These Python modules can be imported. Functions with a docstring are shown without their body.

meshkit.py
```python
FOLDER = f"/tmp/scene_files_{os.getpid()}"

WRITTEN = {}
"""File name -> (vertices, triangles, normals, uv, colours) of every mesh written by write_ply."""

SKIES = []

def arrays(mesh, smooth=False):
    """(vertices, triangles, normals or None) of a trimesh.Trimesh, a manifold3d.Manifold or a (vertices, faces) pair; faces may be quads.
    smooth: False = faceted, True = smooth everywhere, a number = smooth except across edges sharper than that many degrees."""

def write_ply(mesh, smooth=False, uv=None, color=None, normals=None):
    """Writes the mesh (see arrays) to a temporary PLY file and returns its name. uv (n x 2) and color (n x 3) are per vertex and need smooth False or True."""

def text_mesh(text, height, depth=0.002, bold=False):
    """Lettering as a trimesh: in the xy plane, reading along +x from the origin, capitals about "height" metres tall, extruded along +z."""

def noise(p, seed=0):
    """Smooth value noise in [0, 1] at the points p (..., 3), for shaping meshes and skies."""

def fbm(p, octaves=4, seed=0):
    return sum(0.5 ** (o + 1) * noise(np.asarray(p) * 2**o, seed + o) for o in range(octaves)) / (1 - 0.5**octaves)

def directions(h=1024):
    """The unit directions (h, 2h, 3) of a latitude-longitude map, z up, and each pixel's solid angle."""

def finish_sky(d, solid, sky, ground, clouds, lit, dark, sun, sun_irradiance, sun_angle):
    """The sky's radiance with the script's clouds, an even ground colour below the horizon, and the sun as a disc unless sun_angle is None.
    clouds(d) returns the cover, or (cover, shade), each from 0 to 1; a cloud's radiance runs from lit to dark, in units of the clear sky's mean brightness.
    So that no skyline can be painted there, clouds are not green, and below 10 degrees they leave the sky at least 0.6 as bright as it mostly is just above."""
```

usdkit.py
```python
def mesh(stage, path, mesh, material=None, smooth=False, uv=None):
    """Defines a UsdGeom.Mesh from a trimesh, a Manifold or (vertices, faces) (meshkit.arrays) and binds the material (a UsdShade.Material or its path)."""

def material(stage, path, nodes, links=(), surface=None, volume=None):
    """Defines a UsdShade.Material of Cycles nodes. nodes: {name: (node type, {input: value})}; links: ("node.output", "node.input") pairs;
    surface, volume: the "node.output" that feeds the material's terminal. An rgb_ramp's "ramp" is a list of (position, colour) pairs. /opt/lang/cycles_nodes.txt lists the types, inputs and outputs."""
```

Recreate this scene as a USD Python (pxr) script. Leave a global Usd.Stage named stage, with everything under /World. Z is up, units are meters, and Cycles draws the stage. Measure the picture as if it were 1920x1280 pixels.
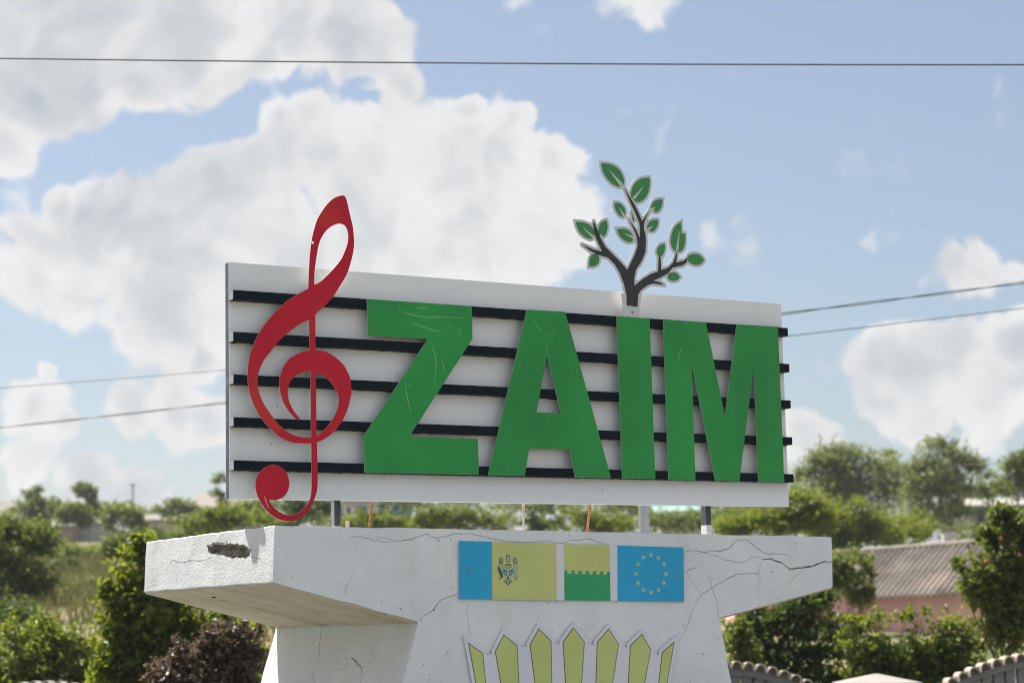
import math, random
import numpy as np, trimesh, shapely, manifold3d as m3
from shapely.geometry import Polygon, LineString, Point, box as sbox
from shapely.ops import unary_union
from shapely import affinity
from pxr import Usd, UsdGeom, UsdLux, UsdShade, Gf, Sdf, Vt
import usdkit, meshkit

stage = Usd.Stage.CreateInMemory()
UsdGeom.SetStageUpAxis(stage, 'Z'); UsdGeom.SetStageMetersPerUnit(stage, 1.0)
UsdGeom.Xform.Define(stage, '/World'); UsdGeom.Scope.Define(stage, '/World/Looks')

# ------------------------------------------------------------------ camera, sky, sun, exposure
EYE = np.array([-3.88133, -8.93278, 1.6]); YAW, PITCH, ROLL, FPX = 0.54301, 0.13548, -0.02175, 3997.605
EXPOSURE = 1.03
SUN_STRENGTH, SKY_STRENGTH = 1.25, 0.0515
TO_SUN = np.array([-0.14, 0.66, 1.0]); TO_SUN /= np.linalg.norm(TO_SUN)
FW = np.array([math.sin(YAW)*math.cos(PITCH), math.cos(YAW)*math.cos(PITCH), math.sin(PITCH)])
_r0 = np.array([math.cos(YAW), -math.sin(YAW), 0.0]); _u0 = np.cross(_r0, FW)
RT = math.cos(ROLL)*_r0 + math.sin(ROLL)*_u0; UP = -math.sin(ROLL)*_r0 + math.cos(ROLL)*_u0
cam = UsdGeom.Camera.Define(stage, '/World/camera')
cam.AddTransformOp().Set(Gf.Matrix4d(*RT, 0, *UP, 0, *(-FW), 0, *EYE, 1))
cam.CreateHorizontalApertureAttr(36.0); cam.CreateVerticalApertureAttr(24.0)
cam.CreateFocalLengthAttr(36.0*FPX/1920); cam.CreateFStopAttr(3.4); cam.CreateFocusDistanceAttr(10.3)
cam.CreateClippingRangeAttr(Gf.Vec2f(0.1, 20000)); cam.CreateExposureAttr(EXPOSURE)


def ray(px, py):
    """Direction of a point of the 1920 x 1280 photograph, of length 1 along the view axis."""
    return FW + RT*((px-960)/FPX) - UP*((py-640)/FPX)


def at(px, py, dist):
    return EYE + ray(px, py)*dist


def on_plane(px, py, p0, n):
    d = ray(px, py); return EYE + d*(np.dot(np.asarray(p0)-EYE, n)/np.dot(d, n))


def on_y(px, py, y):
    d = ray(px, py); return EYE + d*((y-EYE[1])/d[1])


class G:
    """A small builder of node graphs."""
    def __init__(self): self.n, self.l, self.k = {}, [], 0
    def add(self, kind, ins=None, **links):
        self.k += 1; name = f'n{self.k}'
        self.n[name] = (kind, dict(ins or {}))
        for s, src in links.items():
            if isinstance(src, str): self.l.append((src, f'{name}.{s}'))
            else: self.n[name][1][s] = src
        return name
    def math(self, t, a, b=0.5, c=0.0, clamp=False):
        return self.add('math', {'math_type': t, 'use_clamp': clamp}, value1=a, value2=b, value3=c) + '.value'
    def vm(self, t, a, b=(0, 0, 0), out='vector', scale=1.0):
        return self.add('vector_math', {'math_type': t}, vector1=a, vector2=b, scale=scale) + '.' + out
    def mr(self, v, a, b, c=0.0, d=1.0, smooth=True):
        return self.add('map_range', {'range_type': 'smoothstep' if smooth else 'linear', 'from_min': a, 'from_max': b, 'to_min': c, 'to_max': d, 'clamp': True}, value=v) + '.result'
    def mix(self, f, a, b, t='mix'):
        return self.add('mix', {'mix_type': t}, fac=f, color1=a, color2=b) + '.color'
    def noise(self, v, scale, detail=4.0, rough=0.5, dist=0.0):
        return self.add('noise_texture', {'scale': scale, 'detail': detail, 'roughness': rough, 'distortion': dist}, vector=v)
    def ramp(self, f, stops):
        return self.add('rgb_ramp', {'ramp': stops}, fac=f) + '.color'
    def pos(self): return self.add('geometry') + '.position'
    def make(self, name, surface):
        return usdkit.material(stage, f'/World/Looks/{name}', self.n, self.l, surface=surface)


def build_sky():
    g = G()
    v = g.add('texture_coordinate') + '.generated'
    SKY = g.add('sky_texture', {'sky_type': 'single_scattering', 'sun_disc': False, 'sun_elevation': math.asin(TO_SUN[2]),
                'sun_rotation': math.atan2(TO_SUN[0], TO_SUN[1]), 'altitude': 150.0, 'air_density': 1.0, 'aerosol_density': 1.6, 'ozone_density': 1.0}) + '.color'
    # cloud masses: (photograph x, y, radius) of the cumulus heaps in view; beyond the view the same kind of clouds go on from noise
    heaps = [(120,60,210),(340,40,165),(520,30,150),(650,55,130),(60,180,100),(190,165,90),(20,260,70),(700,130,80),(280,155,60),
             (600,290,130),(440,375,125),(720,280,125),(840,300,130),(960,310,125),(1050,310,85),(300,400,130),(175,415,95),(140,500,110),(40,490,95),(490,315,75),
             (330,540,170),(520,480,200),(720,430,190),(900,430,170),(1010,420,140),(700,560,150),(120,370,45),(860,215,50),(980,225,50),(545,240,50),
             (60,760,75),(100,800,45),(250,765,60),(330,770,75),(400,780,60),(160,905,75),(270,930,80),(40,880,60),(380,665,34),(75,690,32),
             (1200,25,70,.45),(1130,10,70,.45),(1340,5,45,.35),(980,15,40,.35),(1820,490,75,.8),(1880,500,50,.8),(1760,520,45,.6),(1700,690,105),(1790,660,90),(1850,740,120),(1650,770,70),(1910,640,90),(1720,790,80),(1500,840,70,.8),(1510,740,45,.4),(1350,360,50,.32),(1325,430,40,.3)]
    centre = ray(960, 640); centre = centre/np.linalg.norm(centre)
    inview = g.mr(g.vm('distance', v, tuple(centre), 'value'), 0.30, 0.42)           # 0 where the photograph looks, 1 elsewhere
    warp = g.vm('scale', g.vm('subtract', g.noise(v, 15.0, 4.0, 0.55) + '.color', (0.5, 0.5, 0.5)), scale=0.042)
    w = g.vm('add', v, warp)
    best = None
    for x, y, r, *amp in heaps:
        c = ray(x, y); c = c/np.linalg.norm(c)
        m = g.mr(g.vm('distance', w, tuple(c), 'value'), r*1.43/FPX, 0.0, 0.0, amp[0] if amp else 1.0)
        best = m if best is None else g.math('smoothmax', best, m, 0.25)
    far = g.mr(g.noise(v, 3.2, 2.0, 0.5) + '.fac', 0.42, 0.68)
    best = g.math('maximum', best, g.math('multiply', far, inview))

    def puffs(vec):
        """Rounded heads with creases between them."""
        a = g.math('absolute', g.math('subtract', g.noise(vec, 20.0, 0.0, 0.5) + '.fac', 0.5))
        b = g.math('absolute', g.math('subtract', g.noise(vec, 47.0, 1.0, 0.5) + '.fac', 0.5))
        return g.math('add', g.math('multiply', a, 1.9), g.math('multiply', b, 1.3))
    p1 = puffs(w); p2 = puffs(g.vm('add', w, tuple(np.array([0.0, 0.0, 0.009]) + RT*-0.004)))
    f = g.noise(w, 32.0, 5.0, 0.6) + '.fac'
    n = g.math('add', g.math('multiply', g.math('subtract', f, 0.5), 1.5), g.math('multiply', g.math('subtract', p1, 0.42), 0.62))
    f1 = g.math('add', best, g.math('multiply', n, g.math('add', 0.12, g.math('multiply', best, 1.25))))
    cover = g.mr(f1, 0.23, 0.40)
    thick = g.mr(f1, 0.40, 1.35)
    relief = g.math('subtract', p1, p2)
    lit = g.math('add', g.math('subtract', 1.0, g.math('add', g.math('multiply', thick, 0.55), g.math('multiply', g.mr(g.noise(w, 8.0, 3.0, 0.5) + '.fac', 0.36, 0.66), 0.48))), g.math('multiply', relief, 0.7))
    lit = g.math('add', lit, g.math('multiply', g.math('subtract', f, 0.5), 0.45), clamp=True)
    cloud = g.ramp(lit, [(0.0, CLOUD_DARK), (0.5, tuple(0.5*(a+b) for a, b in zip(CLOUD_DARK, CLOUD_LIT))), (0.85, CLOUD_LIT), (1.0, tuple(1.05*a for a in CLOUD_LIT))])
    cloud = g.vm('scale', cloud, scale=CLOUD_GAIN)
    SKY = g.mix(SKY_PALE[0], SKY, SKY_PALE[1])
    col = g.mix(g.math('multiply', cover, 0.96), SKY, cloud)
    g.add('background_shader', {'strength': SKY_STRENGTH}, color=col); bg = f'n{g.k}.background'
    return g.make('sky_with_clouds', bg)


CLOUD_DARK, CLOUD_LIT, CLOUD_GAIN = (0.62, 0.66, 0.715), (0.99, 0.99, 0.99), 7.8
SKY_PALE = (0.17, (6.6, 7.6, 9.2))
dome = UsdLux.DomeLight.Define(stage, '/World/sky'); dome.CreateIntensityAttr(1.0)
UsdShade.MaterialBindingAPI.Apply(dome.GetPrim()).Bind(build_sky())
dome.GetPrim().SetCustomDataByKey('kind', 'structure')
sun = UsdLux.DistantLight.Define(stage, '/World/sun'); sun.CreateNormalizeAttr(True); sun.CreateIntensityAttr(SUN_STRENGTH)
sun.CreateAngleAttr(0.53); sun.CreateColorAttr(Gf.Vec3f(1.0, 0.95, 0.87))
_z = TO_SUN; _x = np.cross([0, 1, 0], _z); _x /= np.linalg.norm(_x); _y = np.cross(_z, _x)
sun.AddTransformOp().Set(Gf.Matrix4d(*_x, 0, *_y, 0, *_z, 0, 0, 0, 30, 1))

# ------------------------------------------------------------------ helpers
COUNT = {}


def numbered(parent, name):
    k = COUNT.get((parent, name), 0); COUNT[(parent, name)] = k+1
    return name if k == 0 else f'{name}_{k:03d}'


def put(prim, label=None, category=None, group=None, kind=None):
    for k, v in (('label', label), ('category', category), ('group', group), ('kind', kind)):
        if v: prim.SetCustomDataByKey(k, v)
    return prim


def thing(name, label, category, group=None, loc=None):
    x = UsdGeom.Xform.Define(stage, '/World/' + numbered('/World', name))
    if loc is not None: x.AddTranslateOp().Set(Gf.Vec3d(*map(float, loc)))
    return put(x.GetPrim(), label, category, group)


def obj(name, mesh, material, parent=None, smooth=False, label=None, category=None, group=None, kind=None):
    root = str(parent.GetPath()) if parent is not None else '/World'
    p = usdkit.mesh(stage, f'{root}/{numbered(root, name)}', mesh, material, smooth).GetPrim()
    return put(p, label, category, group, kind)


def cat(*ms): return trimesh.util.concatenate([m for m in ms if m is not None])


def tm(man):
    m = man.to_mesh(); return trimesh.Trimesh(m.vert_properties[:, :3], m.tri_verts, process=False)


def man(t): return m3.Manifold(m3.Mesh(np.asarray(t.vertices, np.float32), np.asarray(t.faces, np.uint32)))


def bx(x0, x1, y0, y1, z0, z1):
    m = trimesh.creation.box([x1-x0, y1-y0, z1-z0]); m.apply_translation([(x0+x1)/2, (y0+y1)/2, (z0+z1)/2]); return m


def oriented(m, origin, ex, ey, ez):
    T = np.eye(4); T[:3, 0], T[:3, 1], T[:3, 2], T[:3, 3] = ex, ey, ez, origin
    m = m.copy(); m.apply_transform(T); return m


def extrude(poly, t):
    ps = [g for g in getattr(poly, 'geoms', [poly]) if isinstance(g, Polygon) and g.area > 1e-9]
    return cat(*[trimesh.creation.extrude_polygon(p, t, engine='earcut') for p in ps])


def plate(poly, yback, t):
    """A polygon in (x, z) as a plate whose front looks towards -y."""
    m = extrude(poly, t); v = m.vertices.copy(); m.vertices = np.c_[v[:, 0], yback-v[:, 2], v[:, 1]]; return m


def spline(pts, n=8, closed=True):
    """Catmull-Rom; a point given twice is a corner."""
    P = np.array(pts, float); out = []; N = len(P)
    for i in range(N if closed else N-1):
        p0, p1, p2, p3 = P[(i-1) % N] if closed or i else P[i], P[i], P[(i+1) % N], P[(i+2) % N] if closed or i+2 < N else P[(i+1) % N]
        if np.allclose(p1, p2): out.append(p1); continue
        t = np.linspace(0, 1, n, endpoint=False)[:, None]
        out += list(0.5*((2*p1)+(-p0+p2)*t+(2*p0-5*p1+4*p2-p3)*t*t+(-p0+3*p1-3*p2+p3)*t**3))
    if not closed: out.append(P[-1])
    return np.array(out)


def px_poly(pts, y, curve=False, holes=()):
    """Photograph points seen on the vertical plane y, as an (x, z) polygon in metres."""
    def conv(q):
        q = spline(q) if curve else q
        return [on_y(a, b, y)[[0, 2]] for a, b in q]
    return Polygon(conv(pts), [conv(h) for h in holes]).buffer(0)


def tube(points, radii, sides=8, cap=True):
    p = np.asarray(points, float); r = np.broadcast_to(np.asarray(radii, float), (len(p),))
    t = np.gradient(p, axis=0); t /= np.linalg.norm(t, axis=1, keepdims=True)+1e-12
    ref = np.array([0, 0, 1.0]) if abs(t.mean(0)[2]) < 0.8*np.linalg.norm(t.mean(0)) else np.array([1.0, 0, 0])
    a = np.cross(t, ref); a /= np.linalg.norm(a, axis=1, keepdims=True)+1e-12; b = np.cross(t, a)
    ang = np.arange(sides)*2*np.pi/sides
    v = (p[:, None]+r[:, None, None]*(np.cos(ang)[None, :, None]*a[:, None]+np.sin(ang)[None, :, None]*b[:, None])).reshape(-1, 3)
    i, j = np.meshgrid(np.arange(len(p)-1), np.arange(sides), indexing='ij')
    q = np.stack([i*sides+j, i*sides+(j+1) % sides, (i+1)*sides+(j+1) % sides, (i+1)*sides+j], -1).reshape(-1, 4)
    f = np.vstack([q[:, [0, 2, 1]], q[:, [0, 3, 2]]])
    if cap:
        n = len(v); v = np.vstack([v, p[0], p[-1]]); k = np.arange(sides); e = (len(p)-1)*sides
        f = np.vstack([f, np.c_[np.full(sides, n), k, (k+1) % sides], np.c_[np.full(sides, n+1), e+(k+1) % sides, e+k]])
    return trimesh.Trimesh(v, f, process=False)


# ------------------------------------------------------------------ materials
def paint(name, col, rough=0.4, var=0.08, scale=6.0, bump=0.0, bscale=80.0, spec=0.5, dirt=None, metallic=0.0, coat=0.0):
    g = G(); p = g.pos()
    n = g.noise(p, scale, 5.0, 0.6)
    c = g.mix(g.mr(n+'.fac', 0.3, 0.7), tuple(x*(1-var) for x in col), tuple(min(1, x*(1+var)) for x in col))
    if dirt: c = g.mix(g.math('multiply', g.mr(g.noise(p, dirt[1], 8.0, 0.7)+'.fac', 0.52, 0.75), dirt[2]), c, dirt[0])
    r = g.mr(g.noise(p, scale*3, 4.0, 0.6)+'.fac', 0.2, 0.8, rough-0.07, rough+0.09)
    k = dict(metallic=metallic, specular_ior_level=spec, coat_weight=coat)
    if bump:
        b = g.add('bump', {'strength': 1.0, 'distance': bump}, height=g.noise(p, bscale, 5.0, 0.6)+'.fac') + '.normal'
        s = g.add('principled_bsdf', k, base_color=c, roughness=r, normal=b)
    else: s = g.add('principled_bsdf', k, base_color=c, roughness=r)
    return g.make(name, s+'.BSDF')


def plaster(name):
    """White lime wash over rough cement render: trowel relief, chips, grey wear."""
    g = G(); p = g.pos()
    big = g.noise(p, 2.2, 5.0, 0.55)+'.fac'
    c = g.mix(g.mr(big, 0.3, 0.7), (0.665, 0.68, 0.69), (0.755, 0.76, 0.76))
    streak = g.noise(g.vm('multiply', p, (9.0, 9.0, 0.9)), 1.0, 5.0, 0.6)+'.fac'
    c = g.mix(g.math('multiply', g.mr(streak, 0.48, 0.78), 0.34), c, (0.55, 0.53, 0.47))
    spots = g.noise(p, 34.0, 3.0, 0.5)+'.fac'
    c = g.mix(g.math('multiply', g.mr(spots, 0.69, 0.74), 0.75), c, (0.20, 0.19, 0.17))
    fine = g.noise(p, 75.0, 4.0, 0.6)+'.fac'
    grain = g.noise(p, 190.0, 3.0, 0.6)+'.fac'
    trowel = g.noise(p, 9.0, 4.0, 0.5)+'.fac'
    h = g.math('add', g.math('multiply', fine, 0.0055), g.math('add', g.math('multiply', grain, 0.0035), g.math('multiply', trowel, 0.007)))
    b = g.add('bump', {'strength': 0.75, 'distance': 1.0}, height=h)+'.normal'
    s = g.add('principled_bsdf', {'roughness': 0.85, 'specular_ior_level': 0.25}, base_color=c, normal=b)
    return g.make(name, s+'.BSDF')


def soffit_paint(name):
    """Ochre underside coat, streaked with algae."""
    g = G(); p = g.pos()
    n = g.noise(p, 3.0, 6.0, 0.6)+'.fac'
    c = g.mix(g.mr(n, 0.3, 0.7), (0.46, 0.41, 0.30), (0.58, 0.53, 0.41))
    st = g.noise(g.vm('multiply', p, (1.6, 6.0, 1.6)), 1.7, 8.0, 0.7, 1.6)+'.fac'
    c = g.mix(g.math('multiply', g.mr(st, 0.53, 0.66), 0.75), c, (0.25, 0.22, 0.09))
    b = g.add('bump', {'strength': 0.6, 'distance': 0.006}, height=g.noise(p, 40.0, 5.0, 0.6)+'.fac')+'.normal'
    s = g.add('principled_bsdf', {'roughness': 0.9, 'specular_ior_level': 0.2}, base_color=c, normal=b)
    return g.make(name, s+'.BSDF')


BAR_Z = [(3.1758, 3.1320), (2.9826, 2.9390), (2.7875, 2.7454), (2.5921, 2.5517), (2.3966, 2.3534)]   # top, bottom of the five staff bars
M = {}


def board_paint():
    """White coated panel; a ragged black line and rust runs lie just below each bar."""
    g = G(); p = g.pos()
    xyz = g.add('separate_xyz', vector=p)
    c = g.mix(g.mr(g.noise(p, 1.6, 4.0, 0.5)+'.fac', 0.3, 0.7), (0.70, 0.70, 0.705), (0.745, 0.742, 0.74))
    wob = g.noise(g.vm('multiply', p, (7.0, 1.0, 1.0)), 3.0, 8.0, 0.75)+'.fac'
    tan_w = g.noise(g.vm('multiply', p, (2.0, 1.0, 0.4)), 3.0, 5.0, 0.6)+'.fac'
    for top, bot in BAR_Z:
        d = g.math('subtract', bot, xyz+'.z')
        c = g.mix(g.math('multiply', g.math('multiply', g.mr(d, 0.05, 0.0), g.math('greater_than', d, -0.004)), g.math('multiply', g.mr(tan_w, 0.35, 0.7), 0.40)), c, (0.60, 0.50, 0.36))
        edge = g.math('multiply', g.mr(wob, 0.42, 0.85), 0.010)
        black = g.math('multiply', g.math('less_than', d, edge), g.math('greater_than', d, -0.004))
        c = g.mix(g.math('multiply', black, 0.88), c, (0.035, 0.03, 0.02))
    fly = g.add('voronoi_texture', {'scale': 9.0, 'randomness': 1.0}, vector=p)
    c = g.mix(g.math('multiply', g.math('less_than', fly+'.distance', 0.035), 0.8), c, (0.08, 0.06, 0.05))
    s = g.add('principled_bsdf', {'roughness': 0.38, 'specular_ior_level': 0.45}, base_color=c)
    return g.make('white_panel', s+'.BSDF')


def leaf_mat(name, stops, trans=0.42, rough=0.42, spec=0.6, tint=(1.75, 1.52, 0.66)):
    g = G()
    r = g.add('geometry')+'.random_per_island'
    c = g.ramp(r, stops)
    n = g.noise(g.pos(), 0.9, 2.0, 0.5)+'.fac'
    c = g.mix(g.mr(n, 0.3, 0.7), g.mix(1.0, c, (0.72, 0.78, 0.72), 'multiply'), c)
    a = g.add('principled_bsdf', {'roughness': rough, 'specular_ior_level': spec}, base_color=c)+'.BSDF'
    t = g.add('translucent_bsdf', color=g.mix(1.0, c, tint, 'multiply'))+'.BSDF'
    m = g.add('mix_closure', {'fac': trans}, closure1=a, closure2=t)+'.closure'
    return g.make(name, m)


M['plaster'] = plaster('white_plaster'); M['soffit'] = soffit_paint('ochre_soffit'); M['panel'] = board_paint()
M['green'] = paint('letter_green', (0.013, 0.25, 0.045), 0.42, 0.13, 2.2, 0.0006, 25.0, spec=0.35)
M['bar'] = paint('bar_navy', (0.004, 0.009, 0.014), 0.55, 0.2, 8.0, 0.0008, 60.0, spec=0.12)
M['alu'] = paint('bare_aluminium', (0.45, 0.46, 0.47), 0.5, 0.08, 20.0)
M['core'] = paint('sheet_core', (0.62, 0.60, 0.52), 0.6)
M['scratch'] = paint('scratch_pale', (0.25, 0.45, 0.20), 0.6)
M['frame'] = paint('frame_grey', (0.09, 0.11, 0.14), 0.45, 0.25, 12.0, dirt=((0.3, 0.32, 0.35), 6.0, 0.6))
M['emblem'] = paint('emblem_grey', (0.55, 0.545, 0.52), 0.5, 0.05, 4.0)
M['emblem_black'] = paint('emblem_black', (0.016, 0.018, 0.019), 0.5, 0.1)
M['emblem_leaf'] = paint('emblem_leaf_green', (0.03, 0.21, 0.055), 0.42, 0.06, 5.0)
M['screw'] = paint('screw_zinc', (0.25, 0.24, 0.22), 0.4, 0.1, metallic=0.6)
M['green_screw'] = paint('screw_green', (0.018, 0.26, 0.055), 0.35)
M['red_screw'] = paint('screw_red', (0.36, 0.01, 0.02), 0.4)
M['flag_blue'] = paint('flag_blue', (0.010, 0.33, 0.58), 0.45, 0.05, 3.0, spec=0.35, dirt=((0.25, 0.42, 0.5), 14.0, 0.12))
M['flag_yellow'] = paint('flag_yellow', (0.49, 0.51, 0.165), 0.42, 0.05, 3.0)
M['flag_green'] = paint('flag_green', (0.010, 0.30, 0.10), 0.42, 0.05, 3.0)
M['flag_white'] = paint('flag_white', (0.62, 0.63, 0.68), 0.42, 0.03, 3.0)
M['star'] = paint('star_yellow', (0.50, 0.50, 0.16), 0.45, 0.05)
M['outline'] = paint('outline_dark_green', (0.012, 0.045, 0.025), 0.5)
M['spike'] = paint('spike_yellow', (0.48, 0.52, 0.165), 0.42, 0.06, 3.0)
M['arms_grey'] = paint('arms_grey', (0.38, 0.40, 0.33), 0.5)
M['arms_dark'] = paint('arms_dark', (0.05, 0.09, 0.06), 0.5)
M['arms_blue'] = paint('arms_blue', (0.03, 0.19, 0.38), 0.5)
M['post_dark'] = paint('post_dark', (0.035, 0.04, 0.05), 0.5, 0.2, 15.0, dirt=((0.55, 0.55, 0.53), 16.0, 0.5))
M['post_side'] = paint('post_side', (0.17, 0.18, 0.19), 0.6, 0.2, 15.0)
M['whitewash'] = paint('whitewash', (0.52, 0.52, 0.505), 0.8, 0.08, 20.0, 0.003, 60.0, dirt=((0.10, 0.09, 0.09), 22.0, 0.5))
M['rust'] = paint('rust', (0.33, 0.13, 0.05), 0.85, 0.35, 30.0, 0.002, 90.0)
M['rust_pale'] = paint('rust_whitewashed', (0.50, 0.40, 0.36), 0.85, 0.25, 30.0, 0.002, 90.0)
M['cement'] = paint('exposed_cement', (0.23, 0.205, 0.175), 0.95, 0.45, 22.0, 0.010, 55.0, dirt=((0.035, 0.035, 0.03), 14.0, 0.9))
M['wire'] = paint('wire_dark', (0.03, 0.03, 0.035), 0.5)
M['pole'] = paint('pole_grey', (0.42, 0.44, 0.46), 0.5, 0.06)


def red_paint():
    g = G(); p = g.pos()
    xyz = g.add('separate_xyz', vector=p)
    n = g.noise(p, 2.0, 3.0, 0.5)+'.fac'
    c = g.mix(g.mr(n, 0.3, 0.7), (0.45, 0.008, 0.024), (0.52, 0.010, 0.028))
    fade = g.math('multiply', g.mr(g.noise(p, 3.3, 2.0, 0.4)+'.fac', 0.52, 0.68), 0.55)
    c = g.mix(fade, c, (0.54, 0.050, 0.028))
    s = g.add('principled_bsdf', {'roughness': 0.4, 'specular_ior_level': 0.2}, base_color=c)
    return g.make('clef_red', s+'.BSDF')


M['red'] = red_paint()

# ------------------------------------------------------------------ ground
def smooth01(x): x = np.clip(x, 0, 1); return x*x*(3-2*x)


def ground_z(x, y):
    x, y = np.asarray(x, float), np.asarray(y, float)
    dx, dy = x-EYE[0], y-EYE[1]
    r = np.hypot(dx, dy); a = np.arctan2(dx, dy)-YAW; a = (a+np.pi) % (2*np.pi)-np.pi
    L = np.interp(r, [0, 20, 30, 45, 100, 220, 300, 500, 1200, 3000], [0, 0, .55, 1.7, 4.9, 11.6, 13.5, 9, 0, 0])
    R = np.interp(r, [0, 25, 60, 100, 150, 220, 300, 500, 1200, 3000], [0, 0, .5, 2.7, 6.2, 8.5, 10, 8, 0, 0])
    t = smooth01((a+0.06)/0.20)
    z = L*(1-t)+R*t
    return z*(1-smooth01((np.abs(a)-0.5)/1.2)*0.8)


def build_ground():
    rs = np.r_[0.01, np.geomspace(1.5, 1200, 120)]; n = 360
    th = np.linspace(0, 2*np.pi, n, endpoint=False)
    X = EYE[0]+rs[:, None]*np.sin(th); Y = EYE[1]+rs[:, None]*np.cos(th)
    Z = ground_z(X, Y)
    P = np.stack([X, Y, Z], -1).reshape(-1, 3)
    r = np.repeat(rs, n)
    P[:, 2] += (meshkit.fbm(P*0.25, 3, 3)-0.5)*np.clip((r-14)/30, 0, 1)*0.5
    i, j = np.meshgrid(np.arange(len(rs)-1), np.arange(n), indexing='ij')
    q = np.stack([i*n+j, (i+1)*n+j, (i+1)*n+(j+1) % n, i*n+(j+1) % n], -1).reshape(-1, 4)
    q = q[:, ::-1]
    g = G(); p = g.pos()
    d = g.vm('distance', p, (0.0, 0.0, 0.0), 'value')
    a = g.noise(p, 0.16, 5.0, 0.6)+'.fac'; b = g.noise(p, 2.5, 5.0, 0.65)+'.fac'
    grass = g.mix(g.mr(b, 0.3, 0.7), (0.060, 0.085, 0.026), (0.115, 0.135, 0.050))
    dry = g.mix(g.mr(b, 0.3, 0.7), (0.20, 0.165, 0.095), (0.27, 0.225, 0.14))
    c = g.mix(g.mr(a, 0.40, 0.54), grass, dry)
    near = g.mix(g.mr(b, 0.3, 0.7), (0.115, 0.118, 0.105), (0.165, 0.165, 0.15))
    c = g.mix(g.mr(d, 13.0, 19.0), near, c)
    bump = g.add('bump', {'strength': 0.6, 'distance': 0.08}, height=g.noise(p, 6.0, 6.0, 0.65)+'.fac')+'.normal'
    s = g.add('principled_bsdf', {'roughness': 0.95, 'specular_ior_level': 0.1}, base_color=c, normal=bump)
    obj('ground', (P, q), g.make('ground_soil', s+'.BSDF'), smooth=True, kind='structure')


build_ground()

# ------------------------------------------------------------------ concrete pedestal
YP, DEPTH = -0.375, 1.525
FRONT = [(515, 984.5), (1559, 1006), (1561.5, 1100.5), (1348, 1157.5), (1372, 1280), (782, 1280+0), (782, 1164.5), (511, 1091)]


def front_xz(px, py): return on_y(px, py, YP)[[0, 2]]


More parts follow.
